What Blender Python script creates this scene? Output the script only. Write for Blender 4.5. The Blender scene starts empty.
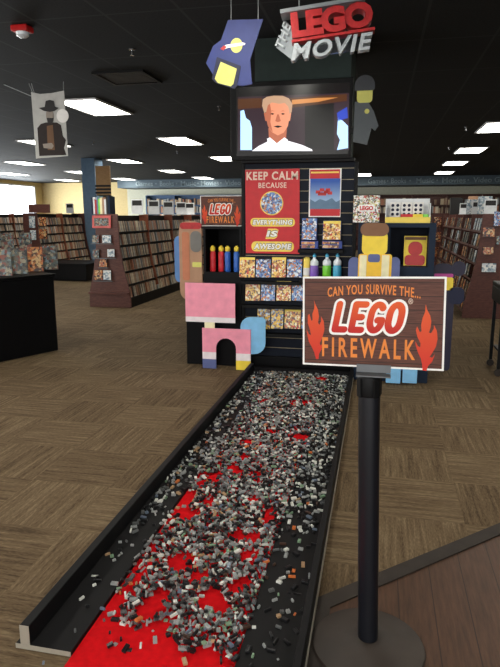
import bpy, bmesh, math, random
import numpy as np
from mathutils import Vector, Matrix
random.seed(7); rng = np.random.default_rng(11)
sc = bpy.context.scene
COL = sc.collection
# ------------------------------------------------------------------ camera
FPX, CAMH = 590.0, 1.45
PITCH = math.atan((333.5 - 216) / FPX)
YAW = math.atan(130 * math.cos(PITCH) / FPX)
cd = bpy.data.cameras.new('camera'); cam = bpy.data.objects.new('camera', cd); COL.objects.link(cam)
cd.sensor_fit = 'VERTICAL'; cd.sensor_height = 36; cd.lens = FPX / 667 * 36
cam.location = (0, 0, CAMH); cam.rotation_euler = (math.pi / 2 - PITCH, 0, YAW)
sc.camera = cam
# ------------------------------------------------------------------ world, daylight, exposure
w = bpy.data.worlds.new('world'); sc.world = w; w.use_nodes = True
w.node_tree.nodes['Background'].inputs[0].default_value = (0.80, 0.90, 1.0, 1)
w.node_tree.nodes['Background'].inputs[1].default_value = 0.25
def area(name, loc, rot, sx, sy, energy, color):
    l = bpy.data.lights.new(name, 'AREA'); l.shape = 'RECTANGLE'; l.size = sx; l.size_y = sy; l.energy = energy; l.color = color
    o = bpy.data.objects.new(name, l); COL.objects.link(o); o.location = loc; o.rotation_euler = rot
    return o
area('storefront_daylight', (-1.5, -3.2, 1.55), (math.radians(90), 0, 0), 11, 2.3, 120, (1.0, 0.97, 0.93))
area('side_window_daylight', (-15.6, 19, 1.7), (math.radians(90), 0, math.radians(-90)), 12, 2.2, 600, (0.92, 0.97, 1.0))
area('added_left_fill', (-9.5, 3.0, 1.5), (math.radians(90), 0, math.radians(-90)), 7, 2.2, 150, (1.0, 0.96, 0.9))  # unseen fill light from the left, added to raise the brightness
vs = sc.view_settings
sc.display_settings.display_device = 'sRGB'
vs.view_transform = 'Standard'; vs.look = 'None'; vs.gamma = 1; vs.use_curve_mapping = False; vs.exposure = 1.08
sc.cycles.use_denoising = True
sc.cycles.max_bounces = 6
# ------------------------------------------------------------------ survey of the place: a pixel of the photograph to a point in the room
_F = Vector((-math.sin(YAW) * math.cos(PITCH), math.cos(YAW) * math.cos(PITCH), -math.sin(PITCH)))
_R = Vector((math.cos(YAW), math.sin(YAW), 0)); _U = _R.cross(_F)
def ray(x, y): return (x - 250) / FPX * _R + (333.5 - y) / FPX * _U + _F
def atY(x, y, Y):
    d = ray(x, y); t = Y / d.y; return Vector((d.x * t, Y, CAMH + d.z * t))
def atZ(x, y, Z=0):
    d = ray(x, y); t = (Z - CAMH) / d.z; return Vector((d.x * t, d.y * t, Z))
# ------------------------------------------------------------------ materials
def lin(c):
    return tuple((v / 255 / 12.92) if v / 255 <= 0.04045 else ((v / 255 + 0.055) / 1.055) ** 2.4 for v in c)
M = {}
def mat(name, rgb, rough=0.6, metal=0.0, spec=0.4, var=0.08, scale=14, emit=None, strength=0, trans=0.0, bump=0.0):
    m = bpy.data.materials.new(name); m.use_nodes = True; nt = m.node_tree; b = nt.nodes['Principled BSDF']
    c = lin(rgb)
    b.inputs['Roughness'].default_value = rough; b.inputs['Metallic'].default_value = metal
    b.inputs['Specular IOR Level'].default_value = spec
    if trans: b.inputs['Transmission Weight'].default_value = trans
    tc = nt.nodes.new('ShaderNodeTexCoord'); n = nt.nodes.new('ShaderNodeTexNoise'); n.inputs['Scale'].default_value = scale; n.inputs['Detail'].default_value = 4
    nt.links.new(tc.outputs['Object'], n.inputs['Vector'])
    r = nt.nodes.new('ShaderNodeValToRGB')
    r.color_ramp.elements[0].position = 0.3; r.color_ramp.elements[1].position = 0.7
    r.color_ramp.elements[0].color = (*[v * (1 - var) for v in c], 1); r.color_ramp.elements[1].color = (*[min(1, v * (1 + var)) for v in c], 1)
    nt.links.new(n.outputs['Fac'], r.inputs['Fac']); nt.links.new(r.outputs['Color'], b.inputs['Base Color'])
    if bump:
        bp = nt.nodes.new('ShaderNodeBump'); bp.inputs['Strength'].default_value = bump; bp.inputs['Distance'].default_value = 0.01
        nt.links.new(n.outputs['Fac'], bp.inputs['Height']); nt.links.new(bp.outputs['Normal'], b.inputs['Normal'])
    if emit:
        b.inputs['Emission Color'].default_value = (*lin(emit), 1); b.inputs['Emission Strength'].default_value = strength
    M[name] = m; return m
def node(nt, t, **k):
    n = nt.nodes.new(t)
    for a, v in k.items(): setattr(n, a, v)
    return n
def mth(nt, op, a, b=None, c=None):
    n = nt.nodes.new('ShaderNodeMath'); n.operation = op
    for i, v in enumerate((a, b, c)):
        if v is None: continue
        if isinstance(v, (int, float)): n.inputs[i].default_value = v
        else: nt.links.new(v, n.inputs[i])
    return n.outputs[0]
def newmat(name, rough=0.7, spec=0.3):
    m = bpy.data.materials.new(name); m.use_nodes = True; M[name] = m
    b = m.node_tree.nodes['Principled BSDF']; b.inputs['Roughness'].default_value = rough; b.inputs['Specular IOR Level'].default_value = spec
    return m, m.node_tree, b
def ramp(nt, fac, stops, interp='LINEAR'):
    r = nt.nodes.new('ShaderNodeValToRGB'); e = r.color_ramp; e.interpolation = interp
    while len(e.elements) < len(stops): e.elements.new(0.5)
    for el, (p, c) in zip(e.elements, stops): el.position = p; el.color = (*lin(c), 1)
    nt.links.new(fac, r.inputs[0]); return r.outputs[0]
def carpet():
    m, nt, b = newmat('carpet', 0.95, 0.12)
    tc = node(nt, 'ShaderNodeTexCoord'); sx = node(nt, 'ShaderNodeSeparateXYZ'); nt.links.new(tc.outputs['Object'], sx.inputs[0])
    X, Y = sx.outputs[0], sx.outputs[1]; T = 0.46
    ix = mth(nt, 'FLOOR', mth(nt, 'DIVIDE', X, T)); iy = mth(nt, 'FLOOR', mth(nt, 'DIVIDE', Y, T))
    par = mth(nt, 'MODULO', mth(nt, 'ADD', mth(nt, 'ADD', ix, iy), 200), 2)
    c1 = node(nt, 'ShaderNodeCombineXYZ'); nt.links.new(ix, c1.inputs[0]); nt.links.new(iy, c1.inputs[1])
    wn = node(nt, 'ShaderNodeTexWhiteNoise'); nt.links.new(c1.outputs[0], wn.inputs['Vector'])
    across = mth(nt, 'ADD', mth(nt, 'MULTIPLY', X, par), mth(nt, 'MULTIPLY', Y, mth(nt, 'SUBTRACT', 1, par)))
    along = mth(nt, 'ADD', mth(nt, 'MULTIPLY', Y, par), mth(nt, 'MULTIPLY', X, mth(nt, 'SUBTRACT', 1, par)))
    def stripes(fa, fl, detail):
        cv = node(nt, 'ShaderNodeCombineXYZ'); nt.links.new(mth(nt, 'MULTIPLY', across, fa), cv.inputs[0]); nt.links.new(mth(nt, 'MULTIPLY', along, fl), cv.inputs[1]); nt.links.new(mth(nt, 'MULTIPLY', wn.outputs['Value'], 40), cv.inputs[2])
        n = node(nt, 'ShaderNodeTexNoise'); n.inputs['Scale'].default_value = 1; n.inputs['Detail'].default_value = detail; nt.links.new(cv.outputs[0], n.inputs['Vector']); return n.outputs['Fac']
    s1 = stripes(60, 3.0, 2); s2 = stripes(190, 40, 1)
    f = mth(nt, 'ADD', mth(nt, 'MULTIPLY', s1, 0.62), mth(nt, 'MULTIPLY', s2, 0.38))
    f = mth(nt, 'ADD', f, mth(nt, 'MULTIPLY', mth(nt, 'SUBTRACT', wn.outputs['Value'], 0.5), 0.09))
    col = ramp(nt, f, [(0.34, (76, 62, 46)), (0.48, (100, 83, 62)), (0.56, (109, 92, 70)), (0.68, (126, 108, 84))])
    nt.links.new(col, b.inputs['Base Color'])
    bp = node(nt, 'ShaderNodeBump'); bp.inputs['Strength'].default_value = 0.35; bp.inputs['Distance'].default_value = 0.004
    nt.links.new(s2, bp.inputs['Height']); nt.links.new(bp.outputs[0], b.inputs['Normal'])
carpet()
def ceiling_mat():
    m, nt, b = newmat('ceiling_tile', 0.85, 0.2)
    tc = node(nt, 'ShaderNodeTexCoord'); sx = node(nt, 'ShaderNodeSeparateXYZ'); nt.links.new(tc.outputs['Object'], sx.inputs[0])
    gx = mth(nt, 'PINGPONG', mth(nt, 'ADD', sx.outputs[0], 0.32), 0.31); gy = mth(nt, 'PINGPONG', mth(nt, 'ADD', sx.outputs[1], 0.2), 0.61)
    line = mth(nt, 'LESS_THAN', mth(nt, 'MINIMUM', gx, gy), 0.012)
    n = node(nt, 'ShaderNodeTexNoise'); n.inputs['Scale'].default_value = 60; nt.links.new(tc.outputs['Object'], n.inputs['Vector'])
    c = ramp(nt, n.outputs['Fac'], [(0.35, (28, 31, 33)), (0.65, (38, 41, 43))])
    mx = node(nt, 'ShaderNodeMix', data_type='RGBA'); nt.links.new(line, mx.inputs[0]); nt.links.new(c, mx.inputs[6]); mx.inputs[7].default_value = (*lin((50, 53, 54)), 1)
    nt.links.new(mx.outputs[2], b.inputs['Base Color'])
ceiling_mat()
def wood(name, stops, sc_=(1, 1, 1), rough=0.45, spec=0.4, planks=0):
    m, nt, b = newmat(name, rough, spec)
    tc = node(nt, 'ShaderNodeTexCoord'); mp = node(nt, 'ShaderNodeMapping'); mp.inputs['Scale'].default_value = sc_
    nt.links.new(tc.outputs['Object'], mp.inputs[0])
    n = node(nt, 'ShaderNodeTexNoise'); n.inputs['Scale'].default_value = 5; n.inputs['Detail'].default_value = 6; n.inputs['Roughness'].default_value = 0.65
    nt.links.new(mp.outputs[0], n.inputs['Vector'])
    c = ramp(nt, n.outputs['Fac'], stops)
    if planks:
        sx = node(nt, 'ShaderNodeSeparateXYZ'); nt.links.new(tc.outputs['Object'], sx.inputs[0])
        line = mth(nt, 'LESS_THAN', mth(nt, 'PINGPONG', sx.outputs[2 if planks > 0 else 0], abs(planks) / 2), 0.0012 if planks > 0 else 0.002)
        mx = node(nt, 'ShaderNodeMix', data_type='RGBA'); nt.links.new(line, mx.inputs[0]); nt.links.new(c, mx.inputs[6]); mx.inputs[7].default_value = (*lin(stops[0][1]), 1)
        mx.inputs[7].default_value = (*[v * 0.6 for v in lin(stops[0][1])], 1); c = mx.outputs[2]
    nt.links.new(c, b.inputs['Base Color']); return m
wood('wood_floor', [(0.3, (60, 40, 28)), (0.5, (76, 51, 36)), (0.7, (90, 62, 44))], (14, 1.2, 1), 0.5, 0.35, planks=-0.13)
wood('shelf_wood', [(0.3, (70, 38, 32)), (0.5, (88, 50, 42)), (0.7, (104, 62, 52))], (3, 3, 14), 0.45)
wood('divider_wood', [(0.3, (112, 58, 38)), (0.7, (148, 82, 54))], (3, 3, 14), 0.45)
wood('sign_planks', [(0.3, (58, 30, 22)), (0.5, (86, 48, 36)), (0.7, (104, 62, 46))], (3, 3, 50), 0.5, 0.3, planks=0.041)
wood('slat_wood', [(0.3, (150, 112, 70)), (0.7, (196, 156, 108))], (2, 2, 20), 0.5)
def gradz(name, z0, z1, c0, c1, rough=0.5):
    m, nt, b = newmat(name, rough, 0.3)
    tc = node(nt, 'ShaderNodeTexCoord'); sx = node(nt, 'ShaderNodeSeparateXYZ'); nt.links.new(tc.outputs['Generated'], sx.inputs[0])
    nt.links.new(ramp(nt, sx.outputs[2], [(z0, c0), (z1, c1)]), b.inputs['Base Color'])
gradz('logo_orange_red', 0.1, 0.9, (186, 30, 22), (216, 84, 28))
gradz('flame_print', 0.05, 0.95, (196, 40, 24), (214, 84, 34))
gradz('poster_sky', 0.1, 0.9, (170, 198, 226), (52, 92, 176))
def cover(name, cols, scale=62, rough=0.25):
    m, nt, b = newmat(name, rough, 0.5)
    tc = node(nt, 'ShaderNodeTexCoord'); oi = node(nt, 'ShaderNodeObjectInfo')
    va = node(nt, 'ShaderNodeVectorMath', operation='ADD'); nt.links.new(tc.outputs['Object'], va.inputs[0]); nt.links.new(oi.outputs['Random'], va.inputs[1])
    nz = node(nt, 'ShaderNodeTexNoise'); nz.inputs['Scale'].default_value = scale; nt.links.new(va.outputs[0], nz.inputs['Vector'])
    v = node(nt, 'ShaderNodeTexVoronoi'); v.inputs['Scale'].default_value = scale
    vb = node(nt, 'ShaderNodeVectorMath', operation='MULTIPLY_ADD'); nt.links.new(nz.outputs['Color'], vb.inputs[0]); vb.inputs[1].default_value = (0.03, 0.03, 0.03); nt.links.new(va.outputs[0], vb.inputs[2])
    nt.links.new(vb.outputs[0], v.inputs['Vector'])
    sp = node(nt, 'ShaderNodeSeparateColor'); nt.links.new(v.outputs['Color'], sp.inputs[0])
    k = len(cols)
    nt.links.new(ramp(nt, sp.outputs[0], [(i / k, c) for i, c in enumerate(cols)], 'CONSTANT'), b.inputs['Base Color'])
    return m
cover('cover_blue', [(92, 132, 190), (58, 92, 160), (210, 216, 226), (186, 116, 60), (120, 152, 196), (70, 60, 84)])
cover('cover_yellow', [(232, 190, 84), (206, 140, 56), (240, 226, 190), (92, 64, 52), (176, 110, 56), (190, 60, 40), (236, 206, 130)])
cover('cover_face', [(232, 196, 80), (110, 74, 48), (190, 200, 210), (222, 170, 60), (80, 96, 120)])
cover('cover_dark', [(74, 84, 82), (92, 84, 70), (44, 44, 48), (150, 140, 120), (120, 60, 50), (110, 130, 136)], 40)
cover('cover_warm', [(190, 120, 66), (120, 70, 44), (206, 170, 120), (60, 44, 40), (170, 90, 60)], 40)
cover('cover_pale', [(206, 214, 220), (160, 178, 190), (226, 226, 222), (120, 140, 156)], 40)
cover('book_mosaic', [(236, 236, 230), (190, 60, 50), (60, 62, 66), (200, 190, 120), (110, 130, 110), (230, 226, 220), (140, 90, 70), (240, 240, 238)], 90)
mat('black_cabinet', (13, 13, 15), 0.45, spec=0.12); mat('black_metal', (9, 9, 10), 0.5, spec=0.18); mat('navy_panel', (22, 27, 38), 0.5, spec=0.12)
mat('slate_panel', (34, 45, 62), 0.6, spec=0.12); mat('slate_dark', (20, 26, 36), 0.6, spec=0.12); mat('column_grey', (54, 64, 62), 0.8, spec=0.12); mat('column_blue', (104, 130, 156), 0.8)
mat('gold_metal', (150, 138, 114), 0.5, 0.5); mat('chrome', (190, 192, 194), 0.25, 1.0); mat('steel', (110, 112, 114), 0.45, 0.9)
mat('black_board', (13, 12, 14), 0.6, spec=0.2, var=0.2, scale=6); mat('raw_edge', (150, 142, 128), 0.7); mat('felt_red', (204, 14, 22), 0.95, spec=0.1, var=0.12, scale=40, bump=0.2)
mat('rubber', (44, 36, 30), 0.7, var=0.2); mat('base_plastic', (54, 45, 39), 0.6, var=0.2, scale=10); mat('pole_blue', (9, 12, 20), 0.4, spec=0.5)
mat('white_print', (236, 234, 230), 0.5); mat('orange_print', (222, 126, 44), 0.5); mat('red_poster', (196, 30, 38), 0.45); mat('pale_text', (232, 206, 190), 0.5)
mat('yellow_print', (242, 214, 96), 0.5); mat('grey_text', (110, 108, 104), 0.5); mat('ink', (26, 24, 24), 0.5)
mat('red_plastic', (196, 30, 30), 0.35); mat('sign_red', (172, 32, 34), 0.45, var=0.2, scale=30); mat('sign_white', (168, 174, 178), 0.45, var=0.12, scale=30); mat('sign_grey', (130, 136, 140), 0.5)
mat('pink', (240, 150, 172), 0.55); mat('pink_white', (238, 226, 230), 0.55); mat('board_blue', (36, 48, 108), 0.55); mat('board_navy', (16, 22, 54), 0.55)
mat('pale_yellow', (204, 202, 104), 0.5); mat('board_yellow', (246, 216, 70), 0.5); mat('sky_blue', (130, 190, 232), 0.5); mat('mauve_blue', (90, 100, 150), 0.5)
mat('brown_print', (130, 92, 66), 0.6); mat('vest_yellow', (244, 196, 60), 0.5); mat('vest_pale', (240, 232, 190), 0.5); mat('purple_dark', (34, 30, 54), 0.5); mat('magenta', (190, 70, 150), 0.5)
mat('skin_orange', (186, 116, 84), 0.55); mat('cape_blue', (84, 124, 178), 0.55); mat('tan_print', (170, 132, 104), 0.55); mat('grey_board', (78, 84, 88), 0.5); mat('helmet_grey', (60, 64, 68), 0.25, spec=0.6)
mat('bottle_red', (206, 44, 52), 0.3); mat('bottle_blue', (50, 100, 186), 0.3); mat('bottle_purple', (130, 92, 190), 0.25); mat('bottle_green', (120, 210, 60), 0.25); mat('bottle_aqua', (80, 180, 220), 0.25)
mat('clear_plastic', (226, 234, 240), 0.1, spec=0.6); mat('carton_blue', (36, 62, 140), 0.4); mat('acrylic', (60, 64, 70), 0.2)
mat('wall_beige', (196, 176, 128), 0.85); mat('wall_cream', (196, 196, 176), 0.85); mat('wall_pale', (190, 204, 214), 0.85); mat('soffit_grey', (84, 98, 108), 0.8); mat('soffit_text', (130, 146, 154), 0.7)
mat('blue_shelf', (70, 96, 130), 0.6); mat('frame_white', (222, 224, 226), 0.5); mat('vent_dark', (22, 22, 24), 0.6); mat('banner_cloth', (188, 188, 184), 0.8); mat('banner_dark', (44, 36, 34), 0.8); mat('banner_mid', (150, 140, 130), 0.8); mat('banner_brown', (112, 84, 62), 0.8)
mat('pink_card', (206, 96, 92), 0.5); mat('string', (150, 156, 156), 0.6)
mat('lamp_glow', (255, 255, 250), 0.5, emit=(255, 252, 240), strength=7.5)
mat('window_glow', (255, 255, 255), 0.5, emit=(238, 246, 255), strength=2.2)
for nm, c, s in (('tv_black', (10, 8, 8), 0.9), ('tv_brown', (96, 54, 24), 0.9), ('tv_glare', (214, 140, 72), 1.2), ('tv_blue', (168, 206, 255), 1.9), ('tv_deepblue', (44, 70, 190), 1.2), ('tv_skin', (244, 156, 118), 1.2), ('tv_skin_dark', (206, 118, 86), 1.0),
                 ('tv_hair', (214, 172, 138), 1.0), ('tv_white', (246, 244, 250), 1.7), ('tv_purple', (60, 40, 50), 0.9)):
    mat(nm, (6, 6, 6), 0.25, emit=c, strength=s * 0.45)
SPINES = [(186, 166, 136), (138, 110, 86), (92, 82, 76), (206, 192, 168), (160, 134, 108), (62, 60, 62), (168, 110, 84), (150, 152, 150)]
for i, c in enumerate(SPINES): mat('spine_tone_%d' % i, c, 0.35, var=0.25, scale=40)
BRICKS = [('light grey', (150, 152, 150)), ('black', (26, 26, 28)), ('dark grey', (92, 94, 94)), ('white', (216, 216, 208)), ('sand green', (128, 156, 126)), ('tan', (176, 144, 108)), ('brown', (74, 52, 42)), ('grey blue', (104, 116, 132)), ('orange', (202, 112, 56))]
BW = [0.27, 0.35, 0.14, 0.12, 0.04, 0.025, 0.02, 0.025, 0.01]
for n_, c in BRICKS: mat('brick_' + n_.replace(' ', '_'), c, 0.3, spec=0.5, var=0.04)
# ------------------------------------------------------------------ mesh helpers
class MB:
    def __init__(s): s.v = []; s.f = []; s.sm = []
    def add(s, vs, fs, smooth=False):
        k = len(s.v); s.v += [tuple(v) for v in vs]; s.f += [tuple(i + k for i in f) for f in fs]; s.sm += [smooth] * len(fs); return s
    def box(s, x0, x1, y0, y1, z0, z1, m=None):
        vs = [Vector((x, y, z)) for z in (z0, z1) for y in (y0, y1) for x in (x0, x1)]
        if m is not None: vs = [m @ v for v in vs]
        return s.add(vs, [(0, 2, 3, 1), (4, 5, 7, 6), (0, 1, 5, 4), (2, 6, 7, 3), (0, 4, 6, 2), (1, 3, 7, 5)])
    def prism(s, poly, y0, y1, m=None):                      # outline in x,z extruded along y
        n = len(poly); vs = [Vector((x, y0, z)) for x, z in poly] + [Vector((x, y1, z)) for x, z in poly]
        if m is not None: vs = [m @ v for v in vs]
        return s.add(vs, [tuple(range(n)), tuple(range(2 * n - 1, n - 1, -1))] + [(i, i + n, (i + 1) % n + n, (i + 1) % n) for i in range(n)])
    def lathe(s, prof, c=(0, 0, 0), n=24, m=None):           # (radius, z) profile round a vertical axis
        vs = []; fs = []
        for r, z in prof:
            for i in range(n):
                a = 2 * math.pi * i / n; vs.append(Vector((c[0] + r * math.cos(a), c[1] + r * math.sin(a), c[2] + z)))
        for j in range(len(prof) - 1):
            for i in range(n): fs.append((j * n + i, j * n + (i + 1) % n, (j + 1) * n + (i + 1) % n, (j + 1) * n + i))
        fs.append(tuple(range(n - 1, -1, -1))); fs.append(tuple((len(prof) - 1) * n + i for i in range(n)))
        if m is not None: vs = [m @ v for v in vs]
        return s.add(vs, fs, True)
    def tube(s, a, b, r, n=10):
        a, b = Vector(a), Vector(b); q = (b - a).to_track_quat('Z', 'Y').to_matrix().to_4x4(); q.translation = a
        return s.lathe([(r, 0), (r, (b - a).length)], n=n, m=q)
    def build(s, name, material, parent=None, bevel=0, loc=None):
        me = bpy.data.meshes.new(name); me.from_pydata(s.v, [], s.f)
        for p, k in zip(me.polygons, s.sm): p.use_smooth = k
        bm = bmesh.new(); bm.from_mesh(me); bmesh.ops.recalc_face_normals(bm, faces=bm.faces)
        for e in bm.edges:
            if len(e.link_faces) == 2 and e.calc_face_angle(0) > 0.7: e.smooth = False
        bm.to_mesh(me); bm.free()
        o = bpy.data.objects.new(name, me); COL.objects.link(o)
        for m_ in (material if isinstance(material, (list, tuple)) else [material]): me.materials.append(M[m_])
        if parent: o.parent = parent
        if loc is not None: o.location = loc
        if bevel:
            b = o.modifiers.new('bevel', 'BEVEL'); b.width = bevel; b.segments = 2; b.limit_method = 'ANGLE'
        return o
def tag(o, label, cat, group=None, kind=None):
    o['label'] = label; o['category'] = cat
    if group: o['group'] = group
    if kind: o['kind'] = kind
    return o
def thing(name, label, cat, loc=(0, 0, 0), rotz=0, group=None):
    o = bpy.data.objects.new(name, None); COL.objects.link(o); o.empty_display_size = 0.1
    o.location = loc; o.rotation_euler = (0, 0, rotz); return tag(o, label, cat, group)
def struct(o): o['kind'] = 'structure'; return o
def dup(root, loc=None, rot=None, label=None, group=None, scale=None):
    r = root.copy(); COL.objects.link(r)
    if loc is not None: r.location = loc
    if rot is not None: r.rotation_euler = rot
    if scale is not None: r.scale = scale
    if label: r['label'] = label
    if group: r['group'] = group
    for ch in [c for c in ALLCH(root)]:
        c = ch.copy(); COL.objects.link(c); c.parent = r
    return r
def ALLCH(root): return [o for o in root.children]
def remat(o, m):
    o.data = o.data.copy(); o.data.materials.clear(); o.data.materials.append(M[m])
def rrect(x0, x1, z0, z1, r, n=5, tl=None, tr=None, bl=None, br=None):
    P = []
    for cx, cz, a0, rr in ((x1, z1, 0, tr), (x0, z1, 90, tl), (x0, z0, 180, bl), (x1, z0, 270, br)):
        q = r if rr is None else rr; sx = -1 if cx == x1 else 1; sz = -1 if cz == z1 else 1
        for i in range(n + 1):
            a = math.radians(a0 + 90 * i / n); P.append((cx + sx * q + q * math.cos(a), cz + sz * q + q * math.sin(a)))
    return P
def ell(cx, cz, rx, rz, n=28): return [(cx + rx * math.cos(2 * math.pi * i / n), cz + rz * math.sin(2 * math.pi * i / n)) for i in range(n)]
def text(name, s, material, parent, box, y, depth=0.001, bold=0.0, shear=0.0, spacing=1.0, warp=None, m=None, res=3, quad=None):
    c = bpy.data.curves.new('t', 'FONT'); c.body = s; c.offset = bold; c.shear = shear; c.space_character = spacing; c.resolution_u = res; c.extrude = 0.5
    o = bpy.data.objects.new('t', c); COL.objects.link(o)
    bpy.context.view_layer.update()
    me = bpy.data.meshes.new_from_object(o.evaluated_get(bpy.context.evaluated_depsgraph_get()))
    bpy.data.objects.remove(o); bpy.data.curves.remove(c)
    bm = bmesh.new(); bm.from_mesh(me)
    isl = {}; bm.verts.ensure_lookup_table(); nI = 0
    for v0 in bm.verts:
        if v0 in isl: continue
        stk = [v0]; isl[v0] = nI
        while stk:
            q = stk.pop()
            for e in q.link_edges:
                u = e.other_vert(q)
                if u not in isl: isl[u] = nI; stk.append(u)
        nI += 1
    xs = [v.co.x for v in bm.verts]; ys = [v.co.y for v in bm.verts]
    x0, x1, y0, y1 = min(xs), max(xs), min(ys), max(ys); X0, X1, Z0, Z1 = box
    for v in bm.verts:
        u = X0 + (v.co.x - x0) / (x1 - x0) * (X1 - X0); q = Z0 + (v.co.y - y0) / (y1 - y0) * (Z1 - Z0)
        if warp: u, q = warp(u, q)
        front = v.co.z > 0.0
        if quad:
            o_, eu, ev, en = quad; v.co = o_ + eu * u + ev * q + en * (depth if front else 0); continue
        v.co = Vector((u, y - (depth * (1 + 0.02 * (isl[v] % 7)) if v.co.z > 0.0 else 0), q))
        if m is not None: v.co = m @ v.co
    bmesh.ops.recalc_face_normals(bm, faces=bm.faces); bm.to_mesh(me); bm.free()
    me.materials.clear(); me.materials.append(M[material]); me.name = name
    o = bpy.data.objects.new(name, me); COL.objects.link(o); o.parent = parent
    return o
def strokes(name, paths, r, material, parent, box, y, depth, shear=0.0, n=10):
    b = MB(); X0, X1, Z0, Z1 = box; k = 0; H_ = Z1 - Z0
    def pt(p, rr=(0, 0)): return (X0 + p[0] * (X1 - X0) + rr[0] + shear * (p[1] * H_ + rr[1] - H_ / 2), Z0 + p[1] * H_ + rr[1])
    for path in paths:
        for i, p in enumerate(path):
            k += 1; d = depth + depth * 0.012 * k
            b.prism([pt(p, (r * math.cos(6.28318 * t / 18), r * math.sin(6.28318 * t / 18))) for t in range(18)], y - d, y)
            if i + 1 < len(path):
                q = path[i + 1]; ax = (q[0] - p[0]) * (X1 - X0); az = (q[1] - p[1]) * H_; L = math.hypot(ax, az); nx, nz = -az / L * r, ax / L * r
                k += 1; d = depth + depth * 0.012 * k
                b.prism([pt(p, (nx, nz)), pt(p, (-nx, -nz)), pt(q, (-nx, -nz)), pt(q, (nx, nz))], y - d, y)
    return b.build(name, material, parent)
def arcp(cx, cz, rx, rz, a0, a1, n=8): return [(cx + rx * math.cos(math.radians(a0 + (a1 - a0) * i / n)), cz + rz * math.sin(math.radians(a0 + (a1 - a0) * i / n))) for i in range(n + 1)]
LOGO = [[(0.0, 1), (0.0, 0), (0.155, 0)], [(0.42, 1), (0.265, 1), (0.265, 0), (0.42, 0)], [(0.265, 0.5), (0.39, 0.5)],
        arcp(0.625, 0.64, 0.09, 0.36, 40, 180, 8) + arcp(0.625, 0.36, 0.09, 0.36, 180, 345, 9) + [(0.714, 0.40), (0.65, 0.40)],
        arcp(0.91, 0.64, 0.09, 0.36, 0, 180, 9) + arcp(0.91, 0.36, 0.09, 0.36, 180, 360, 9) + [(1.0, 0.64)]]
class Plane:                                                 # a surface facing the shop front, y = Y, seen from an origin on it
    def __init__(s, Y, org): s.Y = Y; s.o = Vector(org)
    def p(s, x, y): v = atY(x, y, s.Y) - s.o; return (v.x, v.z)
    def rect(s, x0, x1, y0, y1):                            # left right top bottom -> x0 x1 z0 z1
        a = s.p(x0, (y0 + y1) / 2); b = s.p(x1, (y0 + y1) / 2); c = s.p((x0 + x1) / 2, y0); d = s.p((x0 + x1) / 2, y1)
        return a[0], b[0], d[1], c[1]
# ------------------------------------------------------------------ the room
CZ = 3.0
struct(MB().box(-16.2, 9, -3.5, 26.8, -0.1, 0).build('floor', 'carpet'))
struct(MB().box(-16.2, 9, -3.5, 26.8, CZ, CZ + 0.1).build('ceiling', 'ceiling_tile'))
struct(MB().box(-16.2, -16, -3.5, 20, 0, CZ).box(-16.2, -16, 20, 25.9, 0, 1.0).box(-16.2, -16, 20, 25.9, 2.85, CZ).box(-16.2, -16, 25.9, 26.8, 0, CZ).build('wall_left', 'wall_beige'))
struct(MB().box(8.8, 9, -3.5, 26.8, 0, CZ).build('wall_right', 'wall_cream'))
wb = struct(MB().box(-11.6, 9, 26.5, 26.7, 0, CZ).build('wall_back', 'wall_cream'))
struct(MB().box(-16, -11.6, 26.5, 26.7, 0, CZ).build('wall_back_accent', 'wall_beige'))
wn = struct(MB().box(-16.14, -16.10, 20, 25.9, 1.0, 2.85).build('window_1', 'window_glow'))
fb = MB()
for y in (20, 22, 24, 25.84): fb.box(-16.1, -15.98, y, y + 0.06, 1.0, 2.85)
fb.box(-16.1, -15.98, 20, 25.9, 1.0, 1.06).box(-16.1, -15.98, 20, 25.9, 2.79, 2.85).build('window_frame', 'frame_white', wn)
so = struct(MB().box(-11.4, 8.8, 25.0, 26.5, 2.66, CZ).build('trim_soffit', 'soffit_grey'))
words = ['Games', 'Books', 'Music', 'Movies', 'Video Games']
def soffit(word, x0, x1):
    a = atY(x0, 184, 25).x; b = atY(x1, 184, 25).x
    text('lettering', word, 'soffit_text', so, (a, b, 2.73, 2.93), 24.998, 0.02, 0.01)
for wd, x0, x1 in (('Games', 136, 153), ('·', 156, 157.5), ('Books', 160, 174), ('·', 177, 178.5), ('Music', 181, 196), ('·', 198, 199.5), ('Movies', 201, 219), ('·', 221, 222.5), ('Video Games', 225, 262),
                   ('Games', 368, 385.5), ('·', 387.6, 389), ('Books', 391, 406), ('·', 410, 411.4), ('Music', 416, 434), ('·', 437, 438.4), ('Movies', 442, 465.5), ('·', 468, 469.4), ('Video Games', 473, 516)):
    soffit(wd, x0, x1) if wd != '·' else MB().lathe([(0.03, 0), (0.03, 0.02)], m=Matrix.Translation((atY(x0, 184, 25).x, 25.0, 2.83)) @ Matrix.Rotation(math.pi / 2, 4, 'X'), n=10).build('dot', 'soffit_text', so)
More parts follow.
